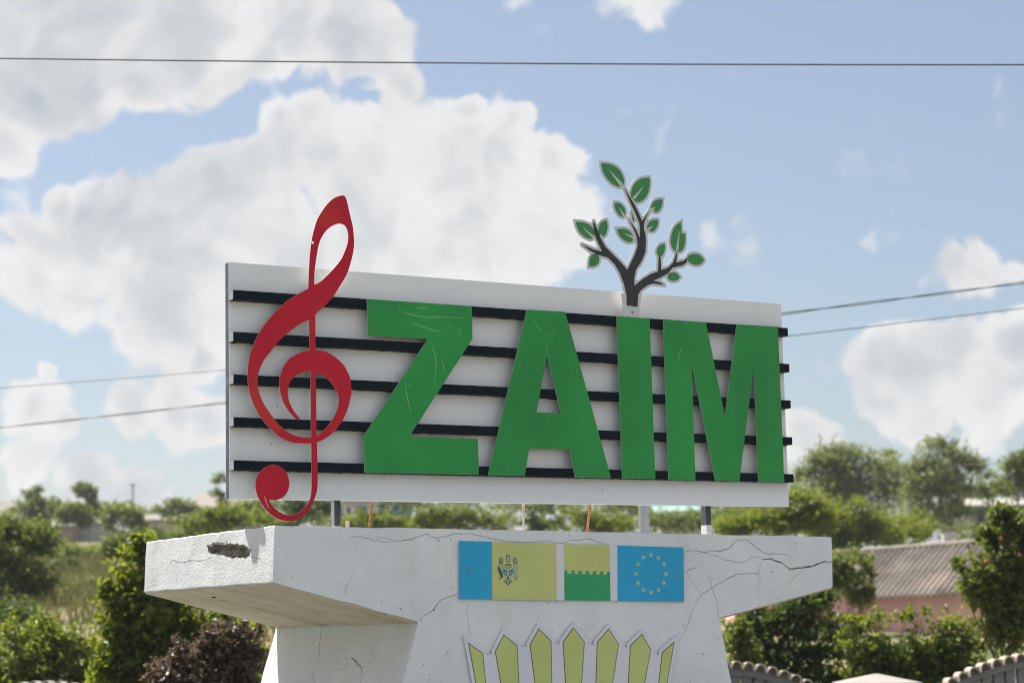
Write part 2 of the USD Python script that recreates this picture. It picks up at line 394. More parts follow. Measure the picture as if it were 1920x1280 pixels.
def build_pedestal():
    t = thing('concrete_pedestal', 'white T-shaped concrete pedestal with cracked plaster and chipped left end', 'pedestal')
    c = [front_xz(*p) for p in FRONT]
    rj, rb = front_xz(1348, 1157.5), front_xz(1372, 1280)
    lj, lb = front_xz(784, 1164.5), front_xz(755, 1280)
    rbot = rj+(rb-rj)*(rj[1]/(rj[1]-rb[1])); lbot = lj+(lb-lj)*(lj[1]/(lj[1]-lb[1]))
    prof = Polygon([c[0], c[1], c[2], rj, rbot, lbot, lj, c[7]][::-1]).buffer(0)
    prof = prof.buffer(-0.006).buffer(0.006, quad_segs=3)
    m = plate(prof, YP+DEPTH, DEPTH)
    body = man(m).refine_to_length(0.05)

    def wobble(P):
        P = np.asarray(P); o = P.copy()
        for k in range(3): o[:, k] += (meshkit.fbm(P*7+31*k, 3, k)-0.5)*0.009
        o[:, 2] += (meshkit.fbm(P*22+5, 2, 9)-0.5)*0.006*(P[:, 2] > 1.95)
        return o
    mesh = body.to_mesh(); V = wobble(mesh.vert_properties[:, :3])
    body = m3.Manifold(m3.Mesh(np.ascontiguousarray(V, np.float32), np.ascontiguousarray(mesh.tri_verts, np.uint32)))
    rng = np.random.default_rng(5)

    def crack(pts, width, p0, n, depth=None):
        """A groove along a polyline of the photograph on the plane (p0, n)."""
        depth = depth or (0.03 if width > 0.0055 else 0.007)
        n = np.asarray(n, float)/np.linalg.norm(n)
        ez = n; ex = np.cross([0, 0, 1.0], ez); ex /= np.linalg.norm(ex); ey = np.cross(ez, ex)
        Q = np.array([on_plane(a, b, p0, n) for a, b in pts]); uv = np.c_[(Q-p0)@ex, (Q-p0)@ey]
        fine = [uv[0]]
        for a, b in zip(uv[:-1], uv[1:]):
            k = max(2, int(np.linalg.norm(b-a)/0.02))
            for s in np.linspace(0, 1, k+1)[1:]: fine.append(a+(b-a)*s+rng.normal(0, 0.0022, 2)*(s < 1))
        fine = np.array(fine); T = np.gradient(fine, axis=0); T /= np.linalg.norm(T, axis=1, keepdims=True)+1e-9
        N = np.c_[-T[:, 1], T[:, 0]]
        w = width*0.42*(0.55+0.9*rng.random(len(fine)))*np.sin(np.linspace(0.25, np.pi-0.25, len(fine)))**0.5
        poly = Polygon(np.vstack([fine+N*w[:, None], (fine-N*w[:, None])[::-1]])).buffer(0)
        tool = extrude(poly, depth+0.03); tool.apply_translation([0, 0, -depth])
        return man(oriented(tool, p0, ex, ey, ez))
    p0, n0 = np.array([0.0, YP, 0.0]), np.array([0, -1.0, 0])
    A = lambda pts: [(840+x/4, 980+y/4) for x, y in pts]
    B = lambda pts: [(240+x/3.2, 960+y/3.2) for x, y in pts]
    C = lambda pts: [(1240+x/2.8235, 960+y/2.8235) for x, y in pts]
    front = [
        (B([(1330,150),(1385,140),(1420,155),(1530,180),(1690,165),(1795,127),(1850,155),(1920,140)])+A([(45,78),(150,78),(200,90),(265,100),(330,118),(450,135),(560,145),(760,135),(800,148)]), .0042),
        (A([(800,148),(880,148),(915,125),(960,130),(1060,120),(1110,140),(1190,158)]), .0038), (B([(1480,148),(1545,150),(1590,165)]), .003),
        (C([(122,210),(185,203),(235,213),(350,195),(405,145),(460,148),(535,210),(570,222),(610,218),(670,228)]), .0050),
        (C([(235,213),(290,230),(340,252),(420,265),(490,235),(535,240)]), .0026),
        (C([(530,250),(580,245),(640,268),(680,300),(760,290),(800,285),(870,258),(885,268),(907,255)]), .0095),
        (C([(530,252),(515,320),(400,328),(360,345),(260,405),(205,445),(180,480)]), .0040),
        (C([(255,320),(265,400),(295,470),(302,553)]), .0034), (C([(135,315),(170,375),(205,430)]), .0026), (C([(122,315),(185,283)]), .0022),
        (C([(515,322),(508,410)]), .0020), (C([(760,297),(700,350),(640,385)]), .0018), (C([(180,480),(160,540),(140,600)]), .0018),
        (B([(1305,520),(1310,450),(1330,410),(1370,330)]), .0022),
        (B([(1752,655),(1770,620),(1800,610),(1840,575),(1870,530),(1920,510)])+A([(40,548),(75,525)]), .0050),
        (A([(165,590),(135,650),(155,770),(180,860)]), .0024), (A([(1830,640),(1800,760),(1740,880)]), .0018), (A([(1780,365),(1850,340),(1890,320)]), .0020)]
    tools = [crack(p, w, p0, n0) for p, w in front]
    xl = front_xz(513, 1040)[0]
    pe, ne = np.array([xl, 0.0, 0.0]), np.array([-1.0, 0, 0])
    tools += [crack(B(p), w, pe, ne) for p, w in [
        ([(225,430),(232,345),(265,285),(290,300),(330,300),(380,288),(420,292),(470,285),(500,268)], .0045),
        ([(725,228),(770,232)], .004), ([(728,266),(760,268),(800,290),(825,320)], .004)]]
    # chipped patch in the left end face
    spall = [(360+x/9.145, 980+y/9.145) for x, y in [(250,405),(330,385),(420,360),(480,380),(560,340),(640,350),(750,345),(830,375),(880,385),(950,410),(985,480),(985,590),(900,610),(740,610),(600,600),(520,560),(440,565),(330,540),(270,500)]]
    Q = np.array([on_plane(a, b, pe, ne) for a, b in spall]); hole = Polygon(np.c_[Q[:, 1], Q[:, 2]]).buffer(0)
    jag = np.array(hole.exterior.segmentize(0.02).coords)[:-1]; jag = jag+rng.normal(0, 0.003, jag.shape); hole = Polygon(jag).buffer(0)
    cut = extrude(hole, 0.09); v = cut.vertices.copy(); cut.vertices = np.c_[v[:, 2]+xl-0.035, v[:, 0], v[:, 1]]
    tools.append(man(cut))
    # left face of the stem leans; its cracks
    s0 = np.array([lj[0], YP, lj[1]]); s1 = np.array([lbot[0], YP, lbot[1]]); sn = np.cross(s1-s0, [0, 1.0, 0]); sn *= -np.sign(sn[0])
    tools += [crack(B(p), w, s0, sn) for p, w in [
        ([(1158,690),(1155,760),(1145,820),(1152,850),(1130,910),(1110,960),(1090,1000)], .0065), ([(1110,960),(1120,1024)], .005),
        ([(1335,870),(1360,885),(1400,930),(1405,960),(1395,1024)], .0085), ([(1405,935),(1440,905),(1470,870),(1495,830)], .0035),
        ([(1300,868),(1325,885),(1318,915),(1290,940),(1265,950)], .004), ([(915,690),(905,740)], .006), ([(940,900),(925,960),(915,985)], .004)]]
    for tl in tools: body = body - tl
    obj('body', tm(body), M['plaster'], t)
    # crumbly core showing in the chip
    ny, nz = 130, 52; (y0, z0, y1, z1) = hole.buffer(0.01).bounds
    yy, zz = np.meshgrid(np.linspace(y0, y1, ny), np.linspace(z0, z1, nz), indexing='ij'); P = np.stack([yy, zz, 0*yy], -1)
    dd = np.array([hole.exterior.distance(Point(a, b))*(1 if hole.contains(Point(a, b)) else -1) for a, b in zip(yy.ravel(), zz.ravel())]).reshape(ny, nz)
    dep = 0.004+np.clip(dd*2.2, 0, 0.034)*(0.15+1.25*meshkit.fbm(P*24, 4, 2))+np.clip(dd*2, 0, 0.022)*np.clip((zz-(z0+z1)/2)/(z1-z0)*2.5, 0, 1)
    V = np.stack([xl+dep-0.0, yy, zz], -1).reshape(-1, 3)
    i, j = np.meshgrid(np.arange(ny-1), np.arange(nz-1), indexing='ij'); q = np.stack([i*nz+j, i*nz+j+1, (i+1)*nz+j+1, (i+1)*nz+j], -1).reshape(-1, 4)
    keep = (dd > -0.010).ravel()[q].all(1)
    obj('exposed_core', (V, q[keep]), M['cement'], t, smooth=40, label='crumbling brown cement core where the plaster has broken away')
    # ochre soffits, a thin skin under each sloping arm
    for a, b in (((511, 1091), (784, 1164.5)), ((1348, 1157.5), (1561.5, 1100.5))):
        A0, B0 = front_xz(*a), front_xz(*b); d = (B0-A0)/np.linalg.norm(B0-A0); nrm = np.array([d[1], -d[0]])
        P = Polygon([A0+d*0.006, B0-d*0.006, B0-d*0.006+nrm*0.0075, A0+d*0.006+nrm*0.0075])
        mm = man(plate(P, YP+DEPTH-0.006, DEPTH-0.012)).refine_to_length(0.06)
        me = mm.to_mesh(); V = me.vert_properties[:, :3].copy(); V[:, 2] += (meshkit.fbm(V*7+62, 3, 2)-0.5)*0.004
        obj('soffit', trimesh.Trimesh(V, me.tri_verts, process=False), M['soffit'], t, smooth=30, label='ochre streaked underside')
    obj('bolt_hole', oriented(trimesh.creation.cylinder(0.012, 0.006, sections=16), on_plane(402, 1119, np.array([front_xz(511, 1091)[0], YP, front_xz(511, 1091)[1]])+np.array([0, 0, -.0095]), np.cross([B0[0]-A0[0], 0, 0], [0, 1, 0]) if 0 else np.array([-(front_xz(784, 1164.5)-front_xz(511, 1091))[1], 0, (front_xz(784, 1164.5)-front_xz(511, 1091))[0]])), [1, 0, 0], [0, 1, 0], [0, 0, 1]), M['outline'], t)
    return xl


XL = build_pedestal()

# ------------------------------------------------------------------ sign board
W, ZB, H, BARD = 3.2, 2.2262, 1.0860, 0.049
board = thing('sign_board', 'white village sign board with green letters ZAIM, red treble clef and five dark staff bars', 'sign')


def screws(points, y, mat, parent, r=0.0075):
    for a, b in points:
        p = on_y(a, b, y)
        s = trimesh.creation.icosphere(2, r*0.9); s.vertices[:, 1] *= 0.45
        h = trimesh.creation.cylinder(r*1.35, 0.002, sections=16); h.apply_transform(trimesh.transformations.rotation_matrix(np.pi/2, [1, 0, 0]))
        m = cat(s, h); m.apply_translation([p[0], y-0.001, p[2]]); obj('screw', m, mat, parent, smooth=40)


def build_board():
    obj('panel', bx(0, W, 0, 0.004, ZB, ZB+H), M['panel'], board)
    for x0, x1, z0, z1 in ((0, 0.03, ZB, ZB+H), (W-0.03, W, ZB, ZB+H), (0.03, W-0.03, ZB, ZB+0.03), (0.03, W-0.03, ZB+H-0.03, ZB+H)):
        obj('frame_rail', bx(x0+.0005, x1-.0005, 0.004, 0.043, z0+.0005, z1-.0005), M['frame'], board)
    for x in (1.05, 2.1): obj('frame_rail', bx(x, x+0.03, 0.0045, 0.043, ZB+0.031, ZB+H-0.031), M['frame'], board)
    for top, bot in BAR_Z:
        b = bx(0.0, W, -BARD, -0.0005, bot, top)
        p = obj('staff_bar', b, M['bar'], board)
        obj('end_cap', bx(-0.0025, -0.0003, -BARD+.001, -0.001, bot+.001, top-.001), M['alu'], p)
    YL = -BARD-0.0045

    def letter(name, outline, holes, sc, label, marks=()):
        P = px_poly(outline, YL, holes=holes)
        a = obj('letter', plate(P.buffer(-0.0004), -BARD-0.0035, 0.0010), M['green'], board, label=label)
        obj('sheet_core', plate(P, -BARD-0.0006, 0.0029), M['core'], a)
        screws(sc, YL, M['green_screw'], a)
        for pts, w in marks:
            L = LineString([on_y(x, y, YL)[[0, 2]] for x, y in spline(pts, 6, False)])
            c = np.array(L.coords); ww = w*np.sin(np.linspace(0.15, np.pi-0.15, len(c)))
            T = np.gradient(c, axis=0); T /= np.linalg.norm(T, axis=1, keepdims=True); N = np.c_[-T[:, 1], T[:, 0]]
            obj('scratch', plate(Polygon(np.vstack([c+N*ww[:, None]/2, (c-N*ww[:, None]/2)[::-1]])).buffer(0), YL, 0.0004), M['scratch'], a)
    z = lambda pts: [(660+x/6.4, 540+y/6.4) for x, y in pts]
    z2 = lambda pts: [(660+x/6.4, 720+y/6.4) for x, y in pts]
    letter('Z', [(688.2,560.3),(885,573.6),(886,635),(767.8,818),(896,822.3),(898.3,889.5),(683.2,885.3),(682.6,816),(802.5,634.8),(689.7,629)], (), [(700.5,566.5),(873.7,580.5),(694.3,877),(886.3,881.6)], 'green letter Z',
           [(z([(575,262),(690,310),(860,348),(1100,350),(1390,356)]), .0034), (z([(700,405),(840,460),(1010,516),(1090,518)]), .0032), (z([(770,245),(850,234),(915,244)]), .0036), (z([(1216,255),(1214,305)]), .003),
            (z([(1130,395),(1190,475)]), .002), (z([(1305,460),(1283,560)]), .0026), (z([(925,635),(985,760),(1008,900),(990,1135)]), .0030), (z([(1060,835),(1100,920),(1105,1025)]), .0026),
            (z([(638,1130),(655,1280)])+z2([(650,110),(690,270),(715,350)]), .0030), (z([(675,1130),(697,1190)]), .0026), (z([(550,180),(575,262)]), .0014)])
    a1 = lambda pts: [(900+x/6.4, 560+y/6.4) for x, y in pts]
    letter('A', [(988,580),(1059.7,584.3),(1146,895.5),(1078.7,894.7),(1068.3,842.4),(992.2,840.8),(984.3,891.5),(915.3,890.3)], [[(1025.8,666.3),(1051.6,773.7),(1006.2,772.9)]], [(1023.6,592),(950,881.4),(1112,887)], 'green letter A',
           [(a1([(640,235),(700,350),(770,400)]), .0024), (a1([(770,428),(830,425),(910,380)]), .0018), (a1([(1160,820),(1168,1010)]), .0014), (a1([(800,520),(806,650)]), .0014)])
    letter('I', [(1156.2,593),(1218.3,596.2),(1229,897.2),(1166.8,896.2)], (), [(1187,602.5),(1196.6,888.8)], 'green letter I')
    letter('M', [(1243.5,598.2),(1323.8,604),(1359.4,779.3),(1381.5,607.8),(1458.8,612.2),(1470.6,903.7),(1422.2,902.8),(1413.4,688.2),(1386.6,901.6),(1341,899.8),(1297.2,682),(1304.2,899.8),(1253.5,899)], (),
           [(1285.5,607.8),(1421.5,617.3),(1278.6,889.3),(1364,891.8),(1446,894.2)], 'green letter M', [([(1279,650),(1274,663),(1271,680)], .0034)])

    # treble clef
    stroke = [(642,366),(642,366),(649,372),(657,405),(662,427),(664,455),(662,475),(657,495),(650,515),(637,537),(625,556),(610,572),(591,590),(591,590),(579.5,599),(560,609),(540,624),(525,637),(515,649),(507,660),(494,676.6),(486,696),(483,716),(486,735.6),(494,755),(507,775),(524,796),(543.5,811.6),(563,818.5),(586,819.5),(586,819.5),(586,831),(586,831),
              (566,831),(546,828.5),(526.6,820),(507,803),(490,783.5),(477,761),(469,738.5),(465,716),(464.7,693),(467.5,670),(471.5,656),(482,631),(497,607),(515,586),(537.5,565),(560,550.5),(578.3,541),(578.3,541),(579,515),(581,480),(584.5,450),(589,430),(595,411),(605,394),(617,379),(628,370.5)]
    eye = [(589.2,534),(589.2,534),(590,510),(592.5,490),(596,467),(601,450),(609,436),(620,425.5),(634,419.5),(644,421),(650,427.5),(653,440),(652,455),(647,470),(640,485),(627,502),(612,517.5),(599,529)]
    left = [(588,656),(588,656),(576,657),(563,660.5),(546,669.5),(533.6,683.6),(526.6,699),(524,719),(526,737),(532,755),(542,771),(552.5,783),(557.5,786.5),(561.5,786),(561.5,783),(552,771),(543.5,755),(540,738.5),(541,724),(546,712.5),(554.7,704.5),(566,698.5),(577,696),(588,696),(588,696)]
    right = [(588,656),(588,656),(608,658),(625,666.5),(642,681),(653,699),(658,716),(658.5,736),(654.6,758),(647.5,778),(636,797.5),(622,813),(607,823.5),(592,829.5),(592,829.5),(592,818.5),(592,818.5),(601,811.6),(614,799),(626.4,780.6),(634,761),(635,744),(629,728.6),(619,714.5),(605,703.5),(592,698),(592,698)]
    stem = [(578.6,560),(591,560),(592,655),(593.6,818),(594.3,830),(595.8,888),(584.2,888),(583.8,831),(582,696),(580.6,655)]
    hook = [(595.8,880),(595.8,880),(595.8,908),(592.7,927),(584,946.6),(574.4,960.7),(560,971.5),(546,976.3),(529,975),(512.5,967.7),(498.5,955),(487,938),(480.5,921),(479,906),(483.5,890),(495.6,876.5),(511,870.3),(524,873),(535,882),(541,894.6),(542.6,908),(538,924),(528,933.5),(515,937.3),(504.6,936.8),(504.6,936.8),(509,945.5),(518,955),(532,963),(543.5,965.3),(557.5,962),(570,952),(580,938),(584,919),(584.2,880),(584.2,880)]
    P = unary_union([px_poly(stroke, YL, True, [eye]), px_poly(left, YL, True), px_poly(right, YL, True), px_poly(stem, YL), px_poly(hook, YL, True)]).buffer(0.001).buffer(-0.001)
    hole = Point(*on_y(586.3, 454.5, YL)[[0, 2]]).buffer(0.006)
    P = P.difference(hole)
    a = obj('treble_clef', plate(P.buffer(-0.0004), -BARD-0.0035, 0.0010), M['red'], board, label='red treble clef standing taller than the board')
    obj('sheet_core', plate(P, -BARD-0.0006, 0.0029), M['core'], a)
    screws([(586.5,560.5),(474,712),(536,715.6),(640,720.5),(511.7,874.8),(590.8,874.5)], YL, M['red_screw'], a)
    for pts in ([(484+11.5,930),(499,938)], [(497.5,938),(503.5,951.5)]):
        L = LineString([on_y(x, y, YL)[[0, 2]] for x, y in pts]).buffer(0.0011); obj('scratch', plate(L, YL, 0.0004), M['core'], a)

    # tree emblem
    YT = -0.0525
    e = lambda pts: [(1040+x/4, 280+y/4) for x, y in pts]
    D = lambda p: [p[0]]+p
    leaves = [([(350,105),(350,105),(400,108),(450,125),(490,160),(515,210),(519,255),(495,283),(450,270),(410,240),(375,195),(355,150)], [(418,166),(508,258),(500,285)]),
              ([(708,212),(708,212),(650,220),(605,250),(578,300),(572,345),(582,370),(605,390),(630,397),(665,380),(695,340),(710,290),(714,240)], [(664,283),(600,372),(585,366)]),
              ([(450,400),(450,400),(490,405),(520,435),(530,475),(515,507),(480,490),(458,455),(448,425)], [(488,443),(526,497),(516,507)]),
              ([(808,375),(808,375),(770,378),(740,395),(725,425),(726,450),(745,466),(768,470),(792,450),(805,415)], [(750,433),(740,462),(722,452)]),
              ([(773,528),(773,528),(735,530),(705,550),(692,580),(694,600),(715,615),(745,612),(768,580),(776,550)], [(732,575),(702,612),(692,600)]),
              ([(466,598),(466,598),(510,595),(550,605),(580,635),(588,662),(580,693),(540,692),(500,665),(480,635)], [(526,632),(590,654),(588,668)]),
              ([(158,543),(158,543),(210,547),(260,566),(292,600),(299,635),(277,672),(235,662),(195,630),(170,590)], [(216,590),(292,650),(286,664)]),
              ([(386,532),(386,532),(350,548),(332,580),(328,615),(340,645),(370,652),(390,620),(397,575)], [(344,638),(358,652),(338,655)]),
              ([(302,780),(275,797),(262,830),(258,878),(258,878),(297,875),(325,855),(334,822),(325,790)], None),
              ([(948,545),(948,545),(908,572),(882,620),(870,680),(880,735),(905,766),(935,770),(965,745),(979,690),(977,630),(977,630),(951,630),(951,630)], [(935,622),(925,770),(908,768)]),
              ([(823,708),(823,708),(790,718),(770,745),(767,780),(788,801),(808,796),(822,765),(828,735)], None),
              ([(1000,800),(1030,786),(1070,785),(1103,805),(1120,832),(1120,832),(1095,858),(1060,868),(1020,855),(1000,835)], None),
              ([(872,925),(910,925),(940,957),(940,957),(920,980),(885,986),(852,970),(852,935)], None)]
    trunk = [(540,1170),(622,1181),(625,1092),(650,1052),(700,1017),(740,1006),(780,1012),(823,1017),(790,995),(742,985),(800,958),(850,930),(885,888),(960,870),(990,848),(1000,812),(965,835),(912,848),(922,742),(905,800),(888,850),(850,888),(798,906),(795,815),(785,790),(780,810),(775,915),(720,935),(660,972),(598,1022),(598,960),(612,900),(652,840),(680,770),(685,700),(682,640),(668,590),(672,545),(690,505),(712,463),(655,538),(640,500),(600,415),(520,285),(565,395),(605,480),(636,555),(640,605),(637,665),(612,605),(555,523),(590,595),(615,655),(622,725),(600,790),(545,903),(500,850),(440,790),(380,730),(345,665),(320,600),(293,540),(288,565),(300,640),(325,700),(356,767),(290,750),(205,713),(260,757),(330,793),(400,812),(450,862),(490,930),(520,1010),(538,1090)]
    twig = [(574,468),(588,538),(600,534)]
    TP = px_poly(e(trunk), YT); TW = px_poly(e(twig), YT)
    LP = []
    for pts, vein in leaves:
        p = px_poly(e(pts), YT, True)
        full = p
        if vein: p = p.difference(px_poly(e(vein), YT).buffer(0.0018))
        LP.append((full, p))
    tab = px_poly(e([(516,1130),(636,1138),(636,1256),(516,1250)]), YT)
    base = unary_union([TP.buffer(0.0125), TW.buffer(0.011), tab, px_poly(e([(500,1080),(655,1080),(636,1200),(516,1200)]), YT)]+[f.buffer(0.0125, join_style='mitre', mitre_limit=2.2) for f, _ in LP])
    base = base.buffer(0.003).buffer(-0.003)
    em = obj('tree_emblem', plate(base, -0.0494, 0.0030), M['emblem'], board, label='flat tree emblem with green leaves and black trunk on pale plate')
    obj('trunk', plate(unary_union([TP, TW]), -0.0524, 0.0006), M['emblem_black'], em)
    for _, p in LP: obj('leaf', plate(p, -0.0524, 0.0006), M['emblem_leaf'], em)
    screws([(1186, 585.5)], -0.0525, M['screw'], em, 0.005)

    # two square posts, feet daubed with white paint
    for px, wd in ((627, 0.034), (1322, 0.045)):
        x = on_y(px, 965, 0.07)[0]; zt = on_y(px, 990, 0.06)[2]-0.05
        p = obj('support_post', bx(x-.012, x+.020, 0.046, 0.046+wd, zt-0.02, ZB+0.4), M['post_dark'], board)
        obj('paint_daub', bx(x-.0128, x+.0208, 0.0452, 0.0468+wd, zt-0.01, zt+0.066 if px > 1000 else zt+0.06), M['whitewash'], p)
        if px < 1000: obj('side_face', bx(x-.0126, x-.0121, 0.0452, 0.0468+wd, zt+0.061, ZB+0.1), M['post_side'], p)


build_board()

# ------------------------------------------------------------------ flag panel on the pedestal
def build_flags():
    t = thing('flag_panel', 'printed panel of flags screwed to the pedestal below the sign board', 'panel')
    YB = YP-0.006
    c = [on_y(*p, YB-0.003)[[0, 2]] for p in [(860,1013),(1282,1025.5),(1283.2,1127.5),(860.5,1122.5)]]
    obj('backing_sheet', plate(Polygon(c), YB, 0.003), M['flag_white'], t)
    YF = YB-0.0031
    f = lambda pts: px_poly([(840+x/4, 980+y/4) for x, y in pts], YF)
    top = lambda x: 132+(x-80)*50/1688; bot = lambda x: 570+(x-80)*20/1692

    def field(x0, x1, mat, name, label=None, t0=None):
        return obj(name, plate(f([(x0, top(x0)+1), (x1, top(x1)+1), (x1+3, bot(x1)-1), (x0+1, bot(x0)-1)]) if t0 is None else t0, YF, 0.0006), mat, t, label=label)
    field(81, 328, M['flag_blue'], 'flag_field', 'plain blue field'); y1 = field(329, 812, M['flag_yellow'], 'flag_field', 'yellow field with coat of arms')
    cren = [(868, top(868)+1), (1213, top(1213)+1), (1215, 362)]
    cren += [(1192, 362), (1191, 386), (1164, 386), (1163, 362), (1139, 362), (1138, 385), (1111, 384), (1110, 360), (1085, 360), (1084, 383), (1057, 383), (1056, 358), (1032, 358), (1031, 382), (1004, 382), (1003, 356), (978, 356), (977, 381), (950, 380), (949, 354), (925, 354), (924, 379), (897, 379), (896, 353), (872, 353)]
    yel = f(cren); field(0, 0, M['flag_yellow'], 'flag_field', 'yellow upper field with notched lower edge', yel)
    gr = f([(872, 353)]+cren[::-1][0:len(cren)-3]+[(1215, 362), (1218, bot(1218)-1), (873, bot(873)-1)]).difference(yel.buffer(0.0002))
    field(0, 0, M['flag_green'], 'flag_field', 'green lower field with battlement edge', gr)
    eu = field(1270, 1767, M['flag_blue'], 'flag_field', 'blue field with ring of twelve stars')
    for k in range(12):
        a = math.pi*2*k/12; cx, cy = 1522+112*math.sin(a), 380-140*math.cos(a)
        pts = [(cx+(19 if i % 2 == 0 else 8.0)*math.sin(math.pi*i/5), cy-(20 if i % 2 == 0 else 8.4)*math.cos(math.pi*i/5)) for i in range(10)]
        obj('star', plate(f(pts), YF-0.0006, 0.0005), M['star'], eu)
    screws([(840+153/4, 980+356/4), (840+1710/4, 980+390/4)], YF-0.0006, M['screw'], t, 0.006)
    # coat of arms: an eagle with a shield on its breast
    h = lambda pts: px_poly([(900+x/14.22, 1020+y/14.22) for x, y in pts], YF-0.0006)
    parts = [('arms_dark', [[(505,375),(550,322),(610,375),(615,420),(600,510),(590,700),(610,880),(560,900),(510,960)], [(880,440),(885,375),(935,335),(992,390),(992,965),(930,900),(900,850),(905,520)],
                            [(635,1000),(720,855),(780,855),(865,1000),(800,1030),(748,1095),(695,1030)], [(700,280),(735,265),(805,295),(800,460),(700,460)]]),
             ('arms_grey', [[(520,385),(552,340),(592,385),(592,400),(520,400)], [(518,415),(596,415),(594,440),(518,440)], [(518,462),(592,462),(590,482),(518,482)], [(512,515),(580,515),(575,690),(590,850),(550,885),(516,930)],
                            [(892,400),(935,352),(980,400)], [(895,415),(982,415),(982,448),(895,448)], [(900,470),(982,470),(982,492),(900,492)], [(912,515),(984,515),(984,930),(935,885),(912,840)],
                            [(655,992),(722,870),(735,880),(690,1010)], [(748,880),(775,1010),(748,1065),(722,1010)], [(845,992),(775,870),(763,880),(808,1010)], [(728,290),(785,310),(782,445),(715,445)]]),
             ('flag_yellow', [[(620,465),(880,465),(880,650),(620,650)]]),
             ('arms_blue', [[(620,650),(720,690),(748,720),(780,690),(880,650),(878,760),(840,815),(748,850),(665,815),(620,760)]]),
             ('star', [[(735,690),(762,690),(770,830),(728,830)], [(660,740),(700,760),(690,800)], [(840,740),(800,760),(810,800)]]),
             ('outline', [[(470,600),(505,595),(540,660),(545,710),(580,760),(600,830),(610,890),(570,890),(545,810),(510,760),(485,690)]]),
             ('star', [[(1030,610),(1000,690),(985,760),(960,830),(900,940),(880,940),(940,820),(980,720),(1010,640)]])]
    for k, (mat, polys) in enumerate(parts):
        sh = unary_union([h(p) for p in polys])
        obj('coat_of_arms', plate(sh, YF-0.0006-0.00025*k, 0.0004), M[mat], y1)
    ring = h([(748+90*math.cos(a), 570+62*math.sin(a)) for a in np.linspace(0, 6.2, 28)]).difference(h([(748+74*math.cos(a), 570+48*math.sin(a)) for a in np.linspace(0, 6.2, 28)]))
    dot = h([(748+36*math.cos(a), 548+32*math.sin(a)) for a in np.linspace(0, 6.2, 20)]).difference(h([(748+20*math.cos(a), 548+18*math.sin(a)) for a in np.linspace(0, 6.2, 20)]))
    obj('coat_of_arms', plate(unary_union([ring, dot]), YF-0.0028, 0.0004), M['arms_dark'], y1)


build_flags()


# ------------------------------------------------------------------ fan of yellow blades below the flags
def build_fan():
    t = thing('fan_emblem', 'white cut-out plate with a fan of seven yellow-green blades outlined dark', 'emblem')
    YB = YP-0.007; YF = YB-0.0032
    b = [[(150,893),(263,975),(335,1700),(300,1700)], [(418,833),(520,915),(560,1700),(480,1700),(352,962)], [(680,788),(775,882),(790,1700),(715,1700),(612,910)],
         [(940,780),(1025,888),(970,1700),(910,1700),(860,890)], [(1205,790),(1281,908),(1160,1700),(1090,1700),(1117,890)], [(1455,830),(1523,950),(1380,1700),(1320,1700),(1366,915)], [(1700,885),(1555,1700),(1520,1700),(1605,965)]]
    P = [px_poly([(840+x/4, 980+y/4) for x, y in q], YF) for q in b]
    base = unary_union([p.buffer(0.0175, join_style='mitre', mitre_limit=3) for p in P]+[px_poly([(840+x/4, 980+y/4) for x, y in [(190,1010),(560,925),(940,900),(1320,925),(1660,1010),(1540,1720),(300,1720)]], YF)])
    base = base.difference(unary_union([px_poly([(840+x/4, 980+y/4) for x, y in q], YF) for q in
            [[(325,955),(300,900),(380,760),(405,800)], [(580,905),(540,870),(640,730),(665,750)], [(825,885),(800,850),(900,720),(925,745)], [(1083,895),(1060,850),(1160,720),(1190,760)], [(1330,912),(1305,870),(1425,740),(1445,800)], [(1578,938),(1550,880),(1650,820),(1690,852)]]]))
    obj('backing_plate', plate(base, YB, 0.003), M['flag_white'], t)
    for p in P:
        o = obj('blade', plate(p, YF, 0.0005), M['outline'], t)
        obj('blade_face', plate(p.buffer(-0.0036, join_style='mitre'), YF-0.0005, 0.0004), M['spike'], o)


build_fan()

# ------------------------------------------------------------------ bits standing on the pedestal
def rod(px0, py0, px1, py1, y, r, mat, label):
    a, b = on_y(px0, py0, y), on_y(px1, py1, y); d = (b-a)/np.linalg.norm(b-a); b = b-d*0.0+np.array([0, 0, -0.09])+np.array([0, 0, 0])
    k = 14; P = a+(b-a)*np.linspace(0, 1, k)[:, None]; P[1:-1] += (meshkit.fbm(P[1:-1]*9, 2, 4)-0.5)[:, None]*0.004
    obj('steel_rod', tube(P, r*(1+0.12*np.sin(np.arange(k)*2.1)), 8), mat, smooth=True, label=label, category='rod', group=None)


rod(697, 939, 688, 985, 0.10, 0.0055, M['rust'], 'rusty leaning rod in the gap below the letter Z')
rod(981.5, 942, 981, 993, 0.12, 0.0060, M['rust_pale'], 'upright whitewashed rod rusting at its top, below the letter A')
rod(1107, 944, 1096, 996, 0.14, 0.0060, M['rust'], 'rusty leaning rod in the gap left of the tall grey pole')
a0 = on_y(651.5, 976, 0.10); st = tube([a0+[0.002, 0, -0.12], a0], [0.008, 0.0095], 10)
obj('steel_rod', st, M['rust_pale'], smooth=40, label='short pinkish rod stub beside the left support post', category='rod')

# ------------------------------------------------------------------ overhead wires and the pole behind the board
def cable(p, q, sag, r, label, twisted=False, seed=0):
    k = 90; s = np.linspace(0, 1, k); P = p+(q-p)*s[:, None]; P[:, 2] -= sag*4*s*(1-s)
    if twisted:
        ph = np.linspace(0, 70, 700); s2 = np.linspace(0, 1, 700); P2 = p+(q-p)*s2[:, None]; P2[:, 2] -= sag*4*s2*(1-s2)
        off = np.c_[0*ph, np.cos(ph), np.sin(ph)]*r*1.9
        m = cat(tube(P2+off, r, 5), tube(P2-off, r, 5))
    else: m = tube(P, r, 6)
    obj('overhead_wire', m, M['wire'], smooth=True, label=label, category='wire')


